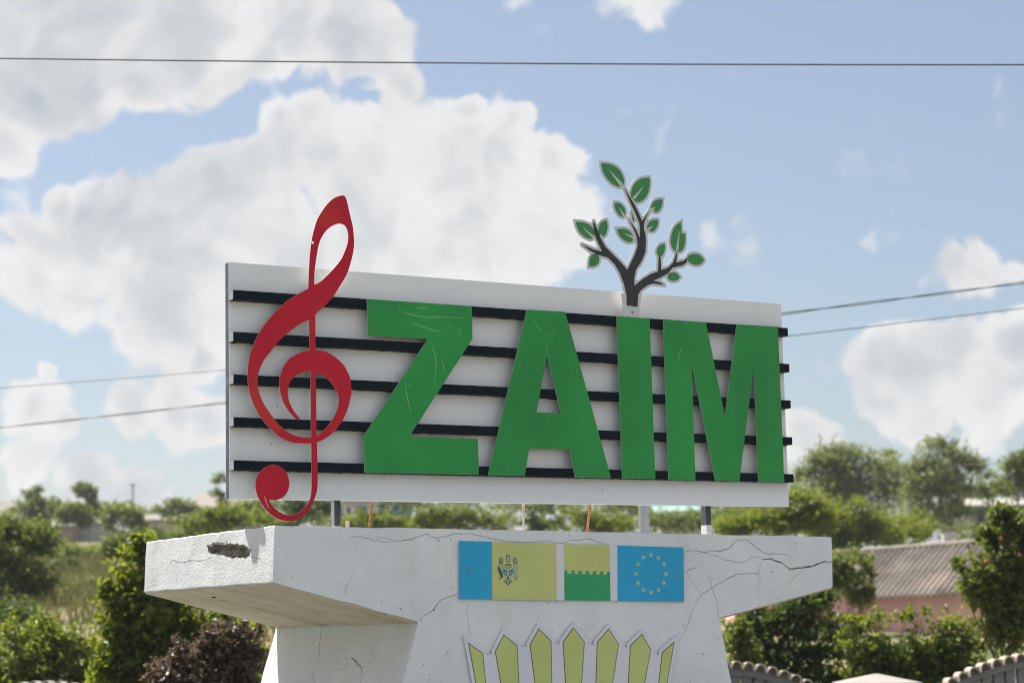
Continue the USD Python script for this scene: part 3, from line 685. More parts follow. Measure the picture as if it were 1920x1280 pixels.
a, b = at(-900, 95, 15.5), at(2900, 117, 16.5)
cable(a, b, 0.055, 0.0055, 'single dark wire crossing the whole sky above the sign')
PD = 25.0
ptop = at(1201, 585, PD); pfoot = at(1201, 975, PD)
gz = float(ground_z(pfoot[0], pfoot[1]))
A, B = at(1201, 622, PD), at(1201, 662, PD)
cable(at(-1500, 790, 50), A, 0.30, 0.006, 'thin upper wire left of the sign board')
cable(at(-1500, 930, 50), B, 0.20, 0.006, 'twisted pair of wires left of the sign board', True)
cable(A, at(3600, 300, 42), 0.05, 0.006, 'twisted pair of wires right of the sign board', True)
cable(B, at(3600, 350, 42), 0.10, 0.006, 'thin lower wire right of the sign board')
pole = thing('utility_pole', 'tall slim grey pole behind the gap under the board', 'pole')
obj('shaft', tube([[pfoot[0], pfoot[1], gz-0.3], [ptop[0], ptop[1], ptop[2]]], [0.066, 0.052], 20), M['pole'], pole, smooth=40)
for q in (A, B): obj('cable_clamp', bx(q[0]-.07, q[0]+.07, q[1]-.07, q[1]+.07, q[2]-.05, q[2]+.03), M['post_dark'], pole)
def far_pole(px, y0, y1, d, w, label):
    a, b = at(px, y0, d), at(px, y1, d); o = thing('utility_pole', label, 'pole')
    z = float(ground_z(b[0], b[1])); obj('shaft', tube([[a[0], a[1], z-0.3], [a[0], a[1], a[2]]], [w*1.2, w], 10), M['pole'], o, smooth=40)
    obj('cross_arm', bx(a[0]-w*3, a[0]+w*3, a[1]-w*.6, a[1]+w*.6, a[2]-w*3, a[2]-w*1.6), M['pole'], o)
far_pole(249, 905, 950, 200, 0.10, 'thin distant pole rising from the trees on the left skyline')
cable(at(1780, 872, 120), at(2300, 830, 110), 0.2, 0.02, 'faint distant wire low in the sky at the right edge')

# ------------------------------------------------------------------ houses on the hillside
M['barn_brown'] = paint('barn_brown', (0.27, 0.22, 0.18), 0.9, 0.12, 1.5)
M['barn_grey'] = paint('barn_grey', (0.36, 0.33, 0.31), 0.9, 0.10, 1.5)
M['roof_slate'] = paint('roof_slate', (0.22, 0.20, 0.18), 0.85, 0.12, 1.2)
M['roof_pink'] = paint('roof_pink', (0.24, 0.21, 0.19), 0.85, 0.10, 1.2)
M['blue_wood'] = paint('blue_wood', (0.03, 0.10, 0.20), 0.6, 0.15, 2.0)
M['white_wall'] = paint('white_wall', (0.62, 0.62, 0.60), 0.9, 0.06, 2.0)
M['dark_glass'] = paint('dark_glass', (0.02, 0.025, 0.03), 0.15, 0.1)
M['teal_roof'] = paint('teal_roof', (0.22, 0.36, 0.32), 0.6, 0.12, 1.5)
M['shed_roof'] = paint('shed_roof', (0.34, 0.32, 0.29), 0.7, 0.10, 1.5)
M['shed_wall'] = paint('shed_wall', (0.20, 0.19, 0.18), 0.9, 0.15, 2.0)
g = G(); _p = g.pos()
_c = g.ramp(g.add('object_info')+'.random', [(0, (0.24, 0.215, 0.19)), (0.5, (0.30, 0.27, 0.235)), (1, (0.35, 0.315, 0.275))])
_c = g.mix(g.math('multiply', g.mr(g.noise(_p, 1.6, 8.0, 0.7)+'.fac', 0.46, 0.7), 0.65), _c, (0.12, 0.11, 0.085))
_c = g.mix(g.math('multiply', g.mr(g.noise(_p, 5.0, 5.0, 0.7)+'.fac', 0.60, 0.72), 0.5), _c, (0.33, 0.31, 0.27))
g.add('principled_bsdf', {'roughness': 0.9, 'specular_ior_level': 0.2}, base_color=_c); M['asbestos'] = g.make('asbestos', f'n{g.k}.BSDF')
M['pink_wall'] = paint('pink_wall', (0.74, 0.43, 0.40), 0.9, 0.08, 1.2, 0.004, 30.0)
M['red_trim'] = paint('red_trim', (0.30, 0.05, 0.035), 0.7, 0.15, 3.0)
M['chimney'] = paint('chimney_render', (0.50, 0.47, 0.44), 0.9, 0.1, 4.0)
M['old_wood'] = paint('old_wood', (0.17, 0.14, 0.11), 0.9, 0.25, 6.0)


def basis(px, py, d, turn=0.0):
    """A frame at a photograph point: origin, right, back, up, turned about the vertical."""
    o = at(px, py, d); f = np.array([FW[0], FW[1], 0]); f /= np.linalg.norm(f); r = np.array([f[1], -f[0], 0])
    c, s = math.cos(turn), math.sin(turn)
    return o, c*r+s*f, -s*r+c*f, np.array([0, 0, 1.0])


def gable(pxl, pxr, y_ridge, y_eave, y_base, d, wall, roof, label, turn=0.0, depth=6.0, front_gable=False, openings=()):
    pm = d/FPX; wdt = (pxr-pxl)*pm; hw = (y_base-y_eave)*pm; hr = (y_eave-y_ridge)*pm
    o, ex, ey, ez = basis(pxl, y_base, d, turn)
    gz = float(ground_z(*(o+ex*wdt/2+ey*depth/2)[:2])); low = min(-0.2, gz-o[2]-0.5)
    t = thing('village_house', label, 'house')
    if front_gable: prof = Polygon([(0, low), (wdt, low), (wdt, hw), (wdt/2, hw+hr), (0, hw)]); w = extrude(prof, depth); w.vertices = np.c_[w.vertices[:, 0], depth-w.vertices[:, 2], w.vertices[:, 1]]
    else: prof = Polygon([(0, low), (depth, low), (depth, hw), (depth/2, hw+hr), (0, hw)]); w = extrude(prof, wdt); w.vertices = np.c_[w.vertices[:, 2], w.vertices[:, 0], w.vertices[:, 1]]
    obj('wall', oriented(w, o, ex, ey, ez), wall, t)
    th = 0.12; ov = 0.35
    if front_gable: a = [(-ov, hw-ov*hr/(wdt/2)), (wdt/2, hw+hr), (wdt+ov, hw-ov*hr/(wdt/2))]
    else: a = [(-ov, hw-ov*hr/(depth/2)), (depth/2, hw+hr), (depth+ov, hw-ov*hr/(depth/2))]
    rp = Polygon([(x, z+0.02) for x, z in a]+[(x, z+0.02+th) for x, z in a[::-1]])
    L = (depth if front_gable else wdt)+2*ov; rm = extrude(rp, L)
    rm.vertices = np.c_[rm.vertices[:, 0], L-ov-rm.vertices[:, 2], rm.vertices[:, 1]] if front_gable else np.c_[rm.vertices[:, 2]-ov, rm.vertices[:, 0], rm.vertices[:, 1]]
    obj('roof', oriented(rm, o, ex, ey, ez), roof, t)
    for (x0, x1, y0, y1, nm, mat) in openings:
        xa, xb, za, zb = (x0-pxl)*pm, (x1-pxl)*pm, (y_base-y1)*pm, (y_base-y0)*pm
        f = obj(nm, oriented(bx(xa, xb, -0.05, 0.03, za, zb), o, ex, ey, ez), mat, t)
        if nm == 'window': obj('pane', oriented(bx(xa+.1, xb-.1, -0.056, -0.0505, za+.1, zb-.1), o, ex, ey, ez), M['dark_glass'], f)
    return t


gable(-40, 22, 938, 972, 1000, 215, M['barn_grey'], M['roof_slate'], 'grey roofed house cut by the left edge of the view', depth=7)
gable(60, 137, 976, 988, 1016, 205, M['barn_brown'], M['roof_slate'], 'long brown walled barn on the left hillside', depth=8)
gable(140, 212, 978, 992, 1016, 208, M['barn_grey'], M['roof_slate'], 'grey gable ended barn right of the brown barn', depth=8, front_gable=True, openings=[(147, 151, 1000, 1014, 'door', M['old_wood'])])
gable(240, 352, 964, 976, 1004, 210, M['barn_grey'], M['roof_slate'], 'long grey wall with a blue gate left of the sign', depth=6, openings=[(331, 346, 968, 986, 'gate', M['blue_wood'])])
gable(362, 488, 922, 953, 990, 190, M['barn_grey'], M['roof_pink'], 'pale roofed house just left of the treble clef foot', depth=8, openings=[(395, 405, 962, 975, 'window', M['white_wall']), (440, 450, 962, 975, 'window', M['white_wall'])])
gable(640, 702, 925, 940, 975, 150, M['white_wall'], M['roof_slate'], 'white house with blue shutters behind the gap below the Z', depth=6, openings=[(668, 688, 950, 968, 'shutter', M['blue_wood']), (648, 660, 948, 966, 'window', M['white_wall'])])
gable(712, 765, 925, 940, 975, 155, M['blue_wood'], M['roof_slate'], 'blue grey house next to the white one in the gap', depth=6, openings=[(722, 735, 945, 958, 'window', M['white_wall'])])
gable(940, 965, 930, 945, 975, 150, M['white_wall'], M['roof_pink'], 'small pale house glimpsed left of the whitewashed rod', depth=5)
gable(1240, 1318, 945, 962, 990, 120, M['white_wall'], M['teal_roof'], 'low house with a teal green roof behind the right support post', depth=7)
shed = gable(1822, 1935, 934, 950, 1012, 130, M['shed_wall'], M['shed_roof'], 'dark shed with a pale sunlit roof at the right edge', depth=6, openings=[(1836, 1846, 958, 1006, 'doorway', M['dark_glass']), (1862, 1900, 984, 1004, 'window', M['old_wood'])])


def pink_house():
    t = thing('pink_house', 'pink house with corrugated grey roof and chimney behind the pedestal right arm', 'house')
    d = 75.0; pm = d/FPX; th = math.radians(54)
    o, ex, ey, ez = basis(1640, 1035, d, 0.0)
    u = math.cos(th)*ex-math.sin(th)*ey                        # along the ridge, coming nearer to the right
    dn = -math.sin(th)*ex-math.cos(th)*ey                      # down the front slope, in plan
    L, run, drop = 9.6, 2.05, 1.66; o = o-u*3.0; L0 = 0.0
    u3 = u+ez*0.012; s3 = dn*run-ez*drop; sl = np.linalg.norm(s3); s3n = s3/sl; nrm = np.cross(u3, s3n); nrm /= np.linalg.norm(nrm); nrm *= np.sign(nrm[2])
    def sheet(x0, x1, s0, s1, lift):
        k = int((x1-x0)/0.027); X = np.linspace(x0, x1, k); S = np.array([s0, s1])
        h = 0.062*np.sin(X*2*np.pi/0.27)+lift
        V = np.array([o+u3*x+s3n*s*sl+nrm*hh for x, hh in zip(X, h) for s in S]); V2 = V-nrm*0.007
        i = np.arange(k-1); q = np.c_[2*i, 2*i+1, 2*i+3, 2*i+2]; n = len(V)
        return (np.vstack([V, V2]), np.vstack([q, q[:, ::-1]+n, [[0, n, n+1, 1]], [[2*k-2, 2*k-1, n+2*k-1, n+2*k-2]], np.c_[2*i+1, 2*i+1+n, 2*i+3+n, 2*i+3], np.c_[2*i, 2*i+2, 2*i+2+n, 2*i+n]]))
    rng = np.random.default_rng(3)
    for a in range(9):
        for b in range(2):
            obj('roof_sheet', sheet(a*1.1-(0.0 if a else 0.06), a*1.1+1.10, b*0.5-0.01, b*0.5+0.515, 0.02-0.010*b+0.004*(a % 2)+rng.normal(0, .002)), M['asbestos'], t, smooth=50)
    rc = tube([o-u3*0.06+ez*0.05, o+u3*L+ez*0.05], 0.10, 10); obj('ridge_cap', rc, M['asbestos'], t, smooth=40)
    # back slope
    s3b = -dn*run-ez*drop; V = np.array([o-u3*.06, o+u3*L, o+u3*L+s3b*1.05, o-u3*.06+s3b*1.05]); V2 = V-ez*0.03
    obj('roof_back', (np.vstack([V, V2]), [[0, 1, 2, 3], [7, 6, 5, 4], [0, 3, 7, 4], [1, 5, 6, 2], [2, 6, 7, 3], [0, 4, 5, 1]]), M['asbestos'], t)
    # walls
    gz = float(ground_z(o[0], o[1])); ze = o[2]-drop
    w = []
    for k, (x0, x1) in enumerate(((0.15, L-0.15),)):
        def P(x, r, z): q = o+u*x+dn*r; return [q[0], q[1], z]
        r0, r1 = run-0.30, -(run-0.30); zf = o[2]-drop*(r0/run)-0.03
        V = np.array([P(x0, r0, gz-.6), P(x1, r0, gz-.6), P(x1, r1, gz-.6), P(x0, r1, gz-.6), P(x0, r0, zf), P(x1, r0, zf+.012*x1), P(x1, r1, zf+.012*x1), P(x0, r1, zf), P(x0, 0, o[2]-.04), P(x1, 0, o[2]-.04+.012*x1)])
        F = [[0, 1, 5], [0, 5, 4], [2, 3, 7], [2, 7, 6], [3, 0, 4], [3, 4, 7], [4, 8, 7], [1, 2, 6], [1, 6, 5], [5, 6, 9], [0, 3, 2], [0, 2, 1], [4, 5, 9], [4, 9, 8], [7, 8, 9], [7, 9, 6]]
    obj('wall', trimesh.Trimesh(V, F), M['pink_wall'], t)
    # lower wing to the left under its own low roof, its red plinth showing under the pedestal arm
    o2 = at(1376, 1119, d-2); wl = 262*(d-2)/FPX
    obj('wall', oriented(bx(0, wl, 0.0, 3.0, -3.8, 0.15), o2, ex, ey, ez), M['pink_wall'], t)
    obj('plinth', oriented(bx(0, wl, -0.10, -0.003, -0.80, -0.66), o2, ex, ey, ez), M['red_trim'], t)
    obj('eave_board', oriented(bx(-0.2, wl+0.2, -0.35, 3.2, 0.152, 0.25), o2, ex, ey, ez), M['asbestos'], t)
    c = at(1757, 1014, d-2.4)-dn*0.55; ch = obj('chimney', oriented(bx(-.18, .18, -.18, .18, -.9, .34), c, ex, ey, ez), M['chimney'], t)
    obj('chimney_cap', oriented(bx(-.23, .23, -.23, .23, .341, .42), c, ex, ey, ez), M['old_wood'], ch)
    return t


pink_house()

# ------------------------------------------------------------------ garden fence with arched, tiled sections
M['tile'] = paint('roof_tile_pale', (0.40, 0.35, 0.27), 0.85, 0.18, 9.0, 0.003, 60.0, dirt=((0.25, 0.22, 0.18), 6.0, 0.6))
M['fence'] = paint('fence_concrete', (0.17, 0.17, 0.165), 0.9, 0.15, 5.0, 0.004, 50.0)
M['cap'] = paint('pillar_cap', (0.31, 0.29, 0.255), 0.85, 0.08, 5.0, 0.003, 50.0)


def fence():
    d = 24.0; pm = d/FPX
    gz = 0.0

    def arch(xc, half, ypk, rise, label, lo=None, hi=None):
        o, ex, ey, ez = basis(xc, ypk, d)
        P = lambda x, y: o+ex*((x-xc)*pm)+ez*((ypk-y)*pm)
        t = thing('fence_section', label, 'fence', 'arched fence sections behind the pedestal')
        R = (half**2+rise**2)/(2*rise)
        top = lambda x: ypk+(R-math.sqrt(max(R*R-(x-xc)**2, 1)))
        pitch = 21.5; s = -half+8
        ang = math.asin(min(1, half/R)); k = int(2*ang*R/pitch)
        for a in np.linspace(-ang*0.985, ang*0.985, k):
            x, y = xc+R*math.sin(a), ypk+R-R*math.cos(a)
            if (lo is not None and x < lo) or (hi is not None and x > hi): continue
            c = P(x, y+8); tx = (ex*math.cos(a)-ez*math.sin(a)); tz = np.cross(tx, ey); tz *= np.sign(tz[2])
            r = pitch*pm*0.52; th = np.linspace(0, np.pi, 10); V = []
            for dep in (-0.17, 0.17):
                rr = r*(1.0 if dep < 0 else 0.88)
                V += [c+tx*rr*math.cos(q)+tz*(rr*1.35*math.sin(q)-0.02)+ey*dep for q in th]+[c+tx*(rr-.014)*math.cos(q)+tz*((rr*1.35-.016)*math.sin(q)-0.02)+ey*dep for q in th]
            i = np.arange(9); F = np.vstack([np.c_[i, i+1, i+21, i+20], np.c_[i+10, i+30, i+31, i+11], np.c_[i, i+10, i+11, i+1], np.c_[i+20, i+21, i+31, i+30], [[0, 20, 30, 10]], [[9, 19, 39, 29]]])
            obj('tile', (np.array(V), F), M['tile'], t, smooth=50)
        xs = np.linspace(max(xc-half, -1e9 if lo is None else lo), min(xc+half, 1e9 if hi is None else hi), 34)
        band = [(x, top(x)+12) for x in xs]+[(x, top(x)+24) for x in xs[::-1]]
        def slab(poly, d0, d1):
            poly = list(poly)
            q = np.array([[(x-xc)*pm, -(y-ypk)*pm] for x, y in poly]); m = extrude(Polygon(q).buffer(0), d1-d0); m.vertices = np.c_[m.vertices[:, 0], d1-m.vertices[:, 2], m.vertices[:, 1]]; return oriented(m, o, ex, ey, ez)
        obj('mortar', slab([(x, top(x)+1) for x in xs]+[(x, top(x)+13) for x in xs[::-1]], -0.085, 0.085), M['old_wood'], t)  # dark fill added to give the tile hollows their shade
        obj('arch_beam', slab(band, -0.10, 0.10), M['fence'], t)
        for x in np.arange(xs[0]+10, xs[-1]-12, 22.5):
            base_y = ypk+(o[2]-gz)/pm
            obj('panel', slab([(x, top(x)+22), (x+17, top(x+17)+22), (x+17, base_y-30), (x, base_y-30)], -0.06, 0.06), M['fence'], t)
        obj('plinth', slab([(xs[0], ypk+(o[2]-gz)/pm-34), (xs[-1], ypk+(o[2]-gz)/pm-34), (xs[-1], ypk+(o[2]-gz)/pm+8), (xs[0], ypk+(o[2]-gz)/pm+8)], -0.11, 0.11), M['fence'], t)

    def pillar(xc, yt, half, label):
        t = thing('fence_pillar', label, 'pillar', 'stone capped pillars of the arched fence')
        c, ex, ey, ez = basis(xc, yt, d); h = half*pm
        V = []
        for z, s in ((-0.05, 1.0), (-0.135, 1.0), (0.085-0.05-0.035+0.045, 0.06)): V += [c+ex*sx*h*s+ey*sy*h*s+ez*z for sx, sy in ((-1, -1), (1, -1), (1, 1), (-1, 1))]
        F = [[3, 2, 1, 0][::-1]] if 0 else []
        q = lambda a, b, c2, d2: [a, b, c2, d2]
        F = [q(4, 5, 1, 0), q(5, 6, 2, 1), q(6, 7, 3, 2), q(7, 4, 0, 3), q(0, 1, 9, 8), q(1, 2, 10, 9), q(2, 3, 11, 10), q(3, 0, 8, 11), q(8, 9, 10, 11), q(7, 6, 5, 4)]
        obj('cap', (np.array(V), F), M['cap'], t)
        o2 = c-ez*0.135; w = h*0.72
        obj('shaft', oriented(bx(-w, w, -w, w, -(o2[2]-gz)-0.2, -0.002), o2, ex, ey, ez), M['fence'], t)
        obj('collar', oriented(bx(-w*1.12, w*1.12, -w*1.12, w*1.12, -0.07, -0.003), o2, ex, ey, ez), M['cap'], t)
    arch(1345, 205, 1240, 62, 'arched fence section with pale tiles falling to the right beside the pedestal', lo=1200)
    pillar(1643, 1270, 73, 'grey fence pillar with a low pyramid cap near the bottom edge')
    arch(1965, 228, 1222, 70, 'arched fence section with pale tiles rising to the right edge')
    arch(80, 190, 1278, 60, 'fence section whose tile tops just show at the bottom left')


fence()

# ------------------------------------------------------------------ trees and shrubs
LEAF = {
    'bright': leaf_mat('leaf_bright', [(0, (0.130, 0.177, 0.029)), (0.5, (0.212, 0.262, 0.045)), (1, (0.304, 0.326, 0.073))], 0.65),
    'mid': leaf_mat('leaf_mid', [(0, (0.110, 0.154, 0.038)), (0.5, (0.182, 0.231, 0.060)), (1, (0.270, 0.300, 0.096))], 0.65),
    'dark': leaf_mat('leaf_dark', [(0, (0.066, 0.107, 0.029)), (0.5, (0.119, 0.167, 0.044)), (1, (0.191, 0.232, 0.066))], 0.60),
    'blue': leaf_mat('leaf_haze_grey', [(0, (0.149, 0.198, 0.107)), (0.5, (0.219, 0.278, 0.151)), (1, (0.305, 0.361, 0.216))], 0.60),  # paler and greyer: distance haze put into the leaf colour
    'sage': leaf_mat('leaf_sage', [(0, (0.154, 0.182, 0.110)), (0.5, (0.220, 0.242, 0.154)), (1, (0.286, 0.297, 0.198))], 0.60),
    'lime': leaf_mat('leaf_lime', [(0, (0.147, 0.195, 0.024)), (0.5, (0.230, 0.274, 0.037)), (1, (0.320, 0.334, 0.067))], 0.68),
    'purple': leaf_mat('leaf_purple', [(0, (0.15, 0.11, 0.088)), (0.4, (0.28, 0.225, 0.175)), (0.8, (0.42, 0.36, 0.27)), (1, (0.50, 0.44, 0.34))], 0.5, tint=(1.3, 1.08, 0.82)),
}
M['bark'] = paint('bark', (0.10, 0.075, 0.055), 0.95, 0.3, 8.0, 0.01, 25.0)
M['bark_pale'] = paint('bark_pale', (0.24, 0.21, 0.18), 0.95, 0.3, 8.0, 0.01, 25.0)


def leaves(rng, lobes, n, size, shell=0.55, up=0.35):
    """n folded leaves spread over and inside ellipsoid lobes (centre, radii), a quarter of them on shoots that stick out."""
    vol = np.array([np.prod(r)**(2/3) for _, r in lobes]); vol /= vol.sum()
    LC, LR = np.array([c for c, _ in lobes]), np.array([r for _, r in lobes])
    m = int(n*0.74); idx = rng.choice(len(lobes), m, p=vol); C, R = LC[idx], LR[idx]
    d = rng.normal(size=(m, 3)); d /= np.linalg.norm(d, axis=1, keepdims=True)
    rad = np.where(rng.random(m) < shell, rng.normal(0.92, 0.15, m), rng.random(m)**0.45)
    bump = 0.62+0.85*meshkit.fbm(d*2.6+idx[:, None]*7.1, 3, 5)
    P = C+d*R*(rad*bump)[:, None]
    P += rng.normal(size=P.shape)*R*0.05
    clump = meshkit.fbm(P/(size*8)+3.3, 2, 8); keep = clump > 0.43+0.06*(rad > 0.8); P, d = P[keep], d[keep]
    per = 9; k = int(n*0.26/per); i2 = rng.choice(len(lobes), k, p=vol); e = rng.normal(size=(k, 3)); e /= np.linalg.norm(e, axis=1, keepdims=True); e[:, 2] = np.abs(e[:, 2])*0.9+e[:, 2]*0.1
    root = LC[i2]+e*LR[i2]*rng.uniform(0.6, 0.95, k)[:, None]
    g = e+rng.normal(0, 0.35, (k, 3))+[0, 0, 0.35]; g /= np.linalg.norm(g, axis=1, keepdims=True)
    L = np.minimum(size*rng.uniform(2.0, 6.5, k), LR[i2].mean(1)*0.75)
    s = np.linspace(0, 1, per); Q = root[:, None]+g[:, None]*(L[:, None]*s)[..., None]+rng.normal(0, size*0.30, (k, per, 3)); Q[..., 2] -= (0.22*L[:, None]*s*s)
    P = np.vstack([P, Q.reshape(-1, 3)]); d = np.vstack([d, np.repeat(e, per, 0)]); n = len(P)
    nor = d*0.5+rng.normal(size=(n, 3))*0.85+[0, 0, up]; nor /= np.linalg.norm(nor, axis=1, keepdims=True)
    ax = np.cross(nor, rng.normal(size=(n, 3))); ax /= np.linalg.norm(ax, axis=1, keepdims=True); bi = np.cross(nor, ax)
    s = size*rng.uniform(0.6, 1.25, n)[:, None]
    V = np.stack([P-ax*s*0.55, P+bi*s*0.30+nor*s*0.08, P+ax*s*0.55-nor*s*0.10, P-bi*s*0.30+nor*s*0.08], 1).reshape(-1, 3)
    k = np.arange(n)[:, None]*4
    return V, np.vstack([k+[0, 1, 2], k+[0, 2, 3]])


def wood(rng, base, lobes, r0, fork=0.4):
    top = np.mean([c for c, _ in lobes], axis=0); f = base+(top-base)*fork
    mid = (base+f)/2+rng.normal(0, 0.03, 3)*np.linalg.norm(f-base)
    ms = [tube(spline([base, mid, f], 5, False), np.linspace(r0, r0*0.7, 11), 9)]
    for c, r in lobes:
        e = c+np.array([0, 0, r[2]*0.25]); m = (f+e)/2+rng.normal(0, 0.08, 3)*np.linalg.norm(e-f); P = spline([f, m, e], 5, False)
        ms.append(tube(P, np.linspace(r0*0.55, r0*0.06, len(P)), 6))
        for _ in range(3):
            g = c+rng.normal(0, 0.5, 3)*r; k = P[len(P)//2]; ms.append(tube(np.array([k, (k+g)/2+rng.normal(0, 0.04, 3)*np.linalg.norm(g-k), g]), [r0*0.22, r0*0.13, r0*0.03], 5))
    return cat(*ms)


SEED = [100]


def plant(name, kindname, label, mat, dist, blobs, n, size, base_y=None, bark='bark', depth=0.8, trunk=None, group=None, up=0.5, shell=0.55, cat_='tree', stem=True):
    """blobs: (photograph x, y, half width, half height) of the foliage masses; the plant stands where they are seen, at its real distance."""
    SEED[0] += 1; rng = np.random.default_rng(SEED[0]); pm = dist/FPX
    lobes = []
    if dist < 50: blobs = list(blobs)+[(b[0]+rng.uniform(-12, 12), b[1]+b[3]*1.1, b[2], b[3]) for b in blobs if b[1] > 1205]
    for b in blobs:
        x, y, rx, ry = b[:4]; off = b[4] if len(b) > 4 else rng.uniform(-0.5, 0.5)*depth*rx*pm
        c = at(x, y, dist+off); lobes.append((c, np.array([rx*pm*1.08, rx*pm*depth, ry*pm*1.06])))
        for _ in range(4):                                   # smaller tufts make the outline uneven
            q = rng.normal(size=3); q /= np.linalg.norm(q); q[2] = abs(q[2])*0.9-0.15
            lobes.append((c+q*lobes[-1][1]*0.0+q*np.array([rx*pm, rx*pm*depth, ry*pm])*0.78, np.array([rx*pm, rx*pm*depth, ry*pm])*rng.uniform(0.28, 0.48)))
    cx = np.mean([b[0] for b in blobs]); g = at(cx, max(b[1] for b in blobs), dist)
    gz = float(ground_z(g[0], g[1])); base = np.array([g[0], g[1], gz-0.1])
    t = thing(name, label, cat_, group)
    obj('crown' if cat_ == 'tree' else 'foliage', leaves(rng, lobes, n, size, shell, up), LEAF[mat], t)
    main = lobes[::5]
    r0 = trunk or max(0.03, 0.035*np.max([l[1][0] for l in main])+0.02)
    obj('trunk' if cat_ == 'tree' else 'stem', wood(rng, base, main, r0), M[bark], t, smooth=60)
    return t


SK = 'trees along the left hilltop'
# left: skyline trees at about 190 m
plant('hill_tree', '', 'dark feathery tree on the left skyline over the brown barn', 'mid', 185, [(62,935,20,20),(72,955,28,22),(45,965,26,20),(68,925,10,14),(78,985,16,16)], 5000, 0.30, group=None)
plant('hill_tree', '', 'round bright green tree left of the grey barn', 'bright', 175, [(140,962,26,18),(155,975,16,14),(122,968,18,12)], 4200, 0.28)
plant('hill_tree', '', 'tallest thin crowned tree on the left skyline', 'mid', 200, [(160,920,20,12),(175,932,14,14),(150,912,10,8),(172,950,14,12),(180,960,12,10)], 3000, 0.28)
plant('hill_tree', '', 'full bright tree below the thin distant pole', 'bright', 170, [(222,960,24,20),(240,970,26,18),(210,975,18,18),(262,985,14,12)], 5200, 0.28)
plant('hill_tree', '', 'small pale tree between the thin tree and the dark feathery one', 'blue', 190, [(103,950,12,16),(112,965,14,12)], 1800, 0.26)
plant('hill_tree', '', 'low tree on the skyline left of the pale roofed house', 'blue', 180, [(310,958,22,12),(335,950,22,14),(362,955,16,12)], 3200, 0.26)
plant('hill_tree', '', 'slender tree standing at the left edge of the sign board', 'mid', 150, [(412,905,12,18),(405,930,14,12),(418,950,10,22)], 2600, 0.22)
plant('hill_tree', '', 'dark tree at the left edge below the grey roof', 'dark', 150, [(5,985,24,18),(30,990,18,14)], 2600, 0.24)
# left slope
plant('slope_tree', '', 'large green tree at the left edge halfway up the slope', 'mid', 62, [(20,1040,70,55),(70,1030,40,45),(10,1110,80,60),(60,1100,36,50),(-20,1000,50,30),(50,1150,50,30)], 26000, 0.13)
plant('slope_bush', '', 'rounded dark bush alone on the left slope', 'dark', 95, [(122,1068,22,20),(110,1078,16,14),(134,1075,14,14)], 3600, 0.14, cat_='bush')
plant('slope_bush', '', 'small dark bush right of the lone rounded one', 'dark', 100, [(190,1062,10,8),(180,1068,8,6)], 900, 0.12, cat_='bush')
plant('slope_bush', '', 'bright green thicket at the top of the left slope', 'bright', 120, [(105,1044,28,14),(140,1040,28,13),(172,1044,26,13),(90,1052,20,12),(200,1046,22,13)], 7000, 0.18, cat_='bush')
plant('slope_bush', '', 'grey green herb clump above the dry grass path', 'sage', 75, [(110,1108,26,18),(140,1115,28,16),(165,1100,22,16),(95,1125,18,14),(185,1110,18,16)], 8000, 0.10, cat_='bush', up=0.7)
plant('slope_bush', '', 'light green hedge under the barns on the left hillside', 'bright', 150, [(90,1034,30,9),(130,1037,30,8),(175,1036,26,8),(280,1026,40,10),(330,1022,36,10)], 7000, 0.22, cat_='bush')
plant('slope_bush', '', 'leafy bushes in front of the long grey wall', 'mid', 110, [(240,1022,40,18),(300,1012,36,16),(350,1004,36,14),(400,985,34,16),(215,1034,26,18)], 12000, 0.17, cat_='bush')
plant('slope_bush', '', 'pale yellow green bushes behind the pedestal top left end', 'bright', 90, [(420,968,36,18),(470,975,36,16),(380,985,36,16),(520,985,30,10)], 8000, 0.14, cat_='bush')
# left foreground
plant('garden_tree', '', 'leafy vine covered tree left of the pedestal arm', 'lime', 26, [(250,1060,55,40),(225,1120,40,45),(290,1140,70,50),(360,1150,60,45),(250,1190,60,45),(330,1210,80,55),(240,1240,55,40),(420,1190,60,45),(270,1020,30,22)], 10500, 0.115, depth=0.7)
plant('garden_bush', '', 'broad light green bush in the lower left corner', 'bright', 31, [(60,1200,50,45),(110,1225,60,45),(30,1250,55,45),(150,1255,55,40),(90,1275,80,40),(180,1235,34,40),(20,1180,20,14)], 15000, 0.095, cat_='bush')
plant('garden_bush', '', 'shaded dark bush between the big left tree and the lower corner', 'dark', 45, [(20,1165,50,30),(70,1180,30,24)], 5000, 0.11, cat_='bush')
plant('smoke_bush', '', 'brownish purple smoke bush below the left arm', 'purple', 20, [(425,1195,40,24),(365,1230,42,28),(450,1232,42,38),(335,1266,44,28),(400,1275,60,38),(470,1185,26,22),(300,1280,22,16),(395,1205,18,16),(345,1238,16,14)], 16000, 0.058, cat_='bush', up=0.6)
plant('garden_bush', '', 'yellow green sprig beside the lit edge of the stem', 'lime', 23, [(495,1215,8,10),(498,1240,7,12),(490,1270,12,10)], 420, 0.05, cat_='bush')
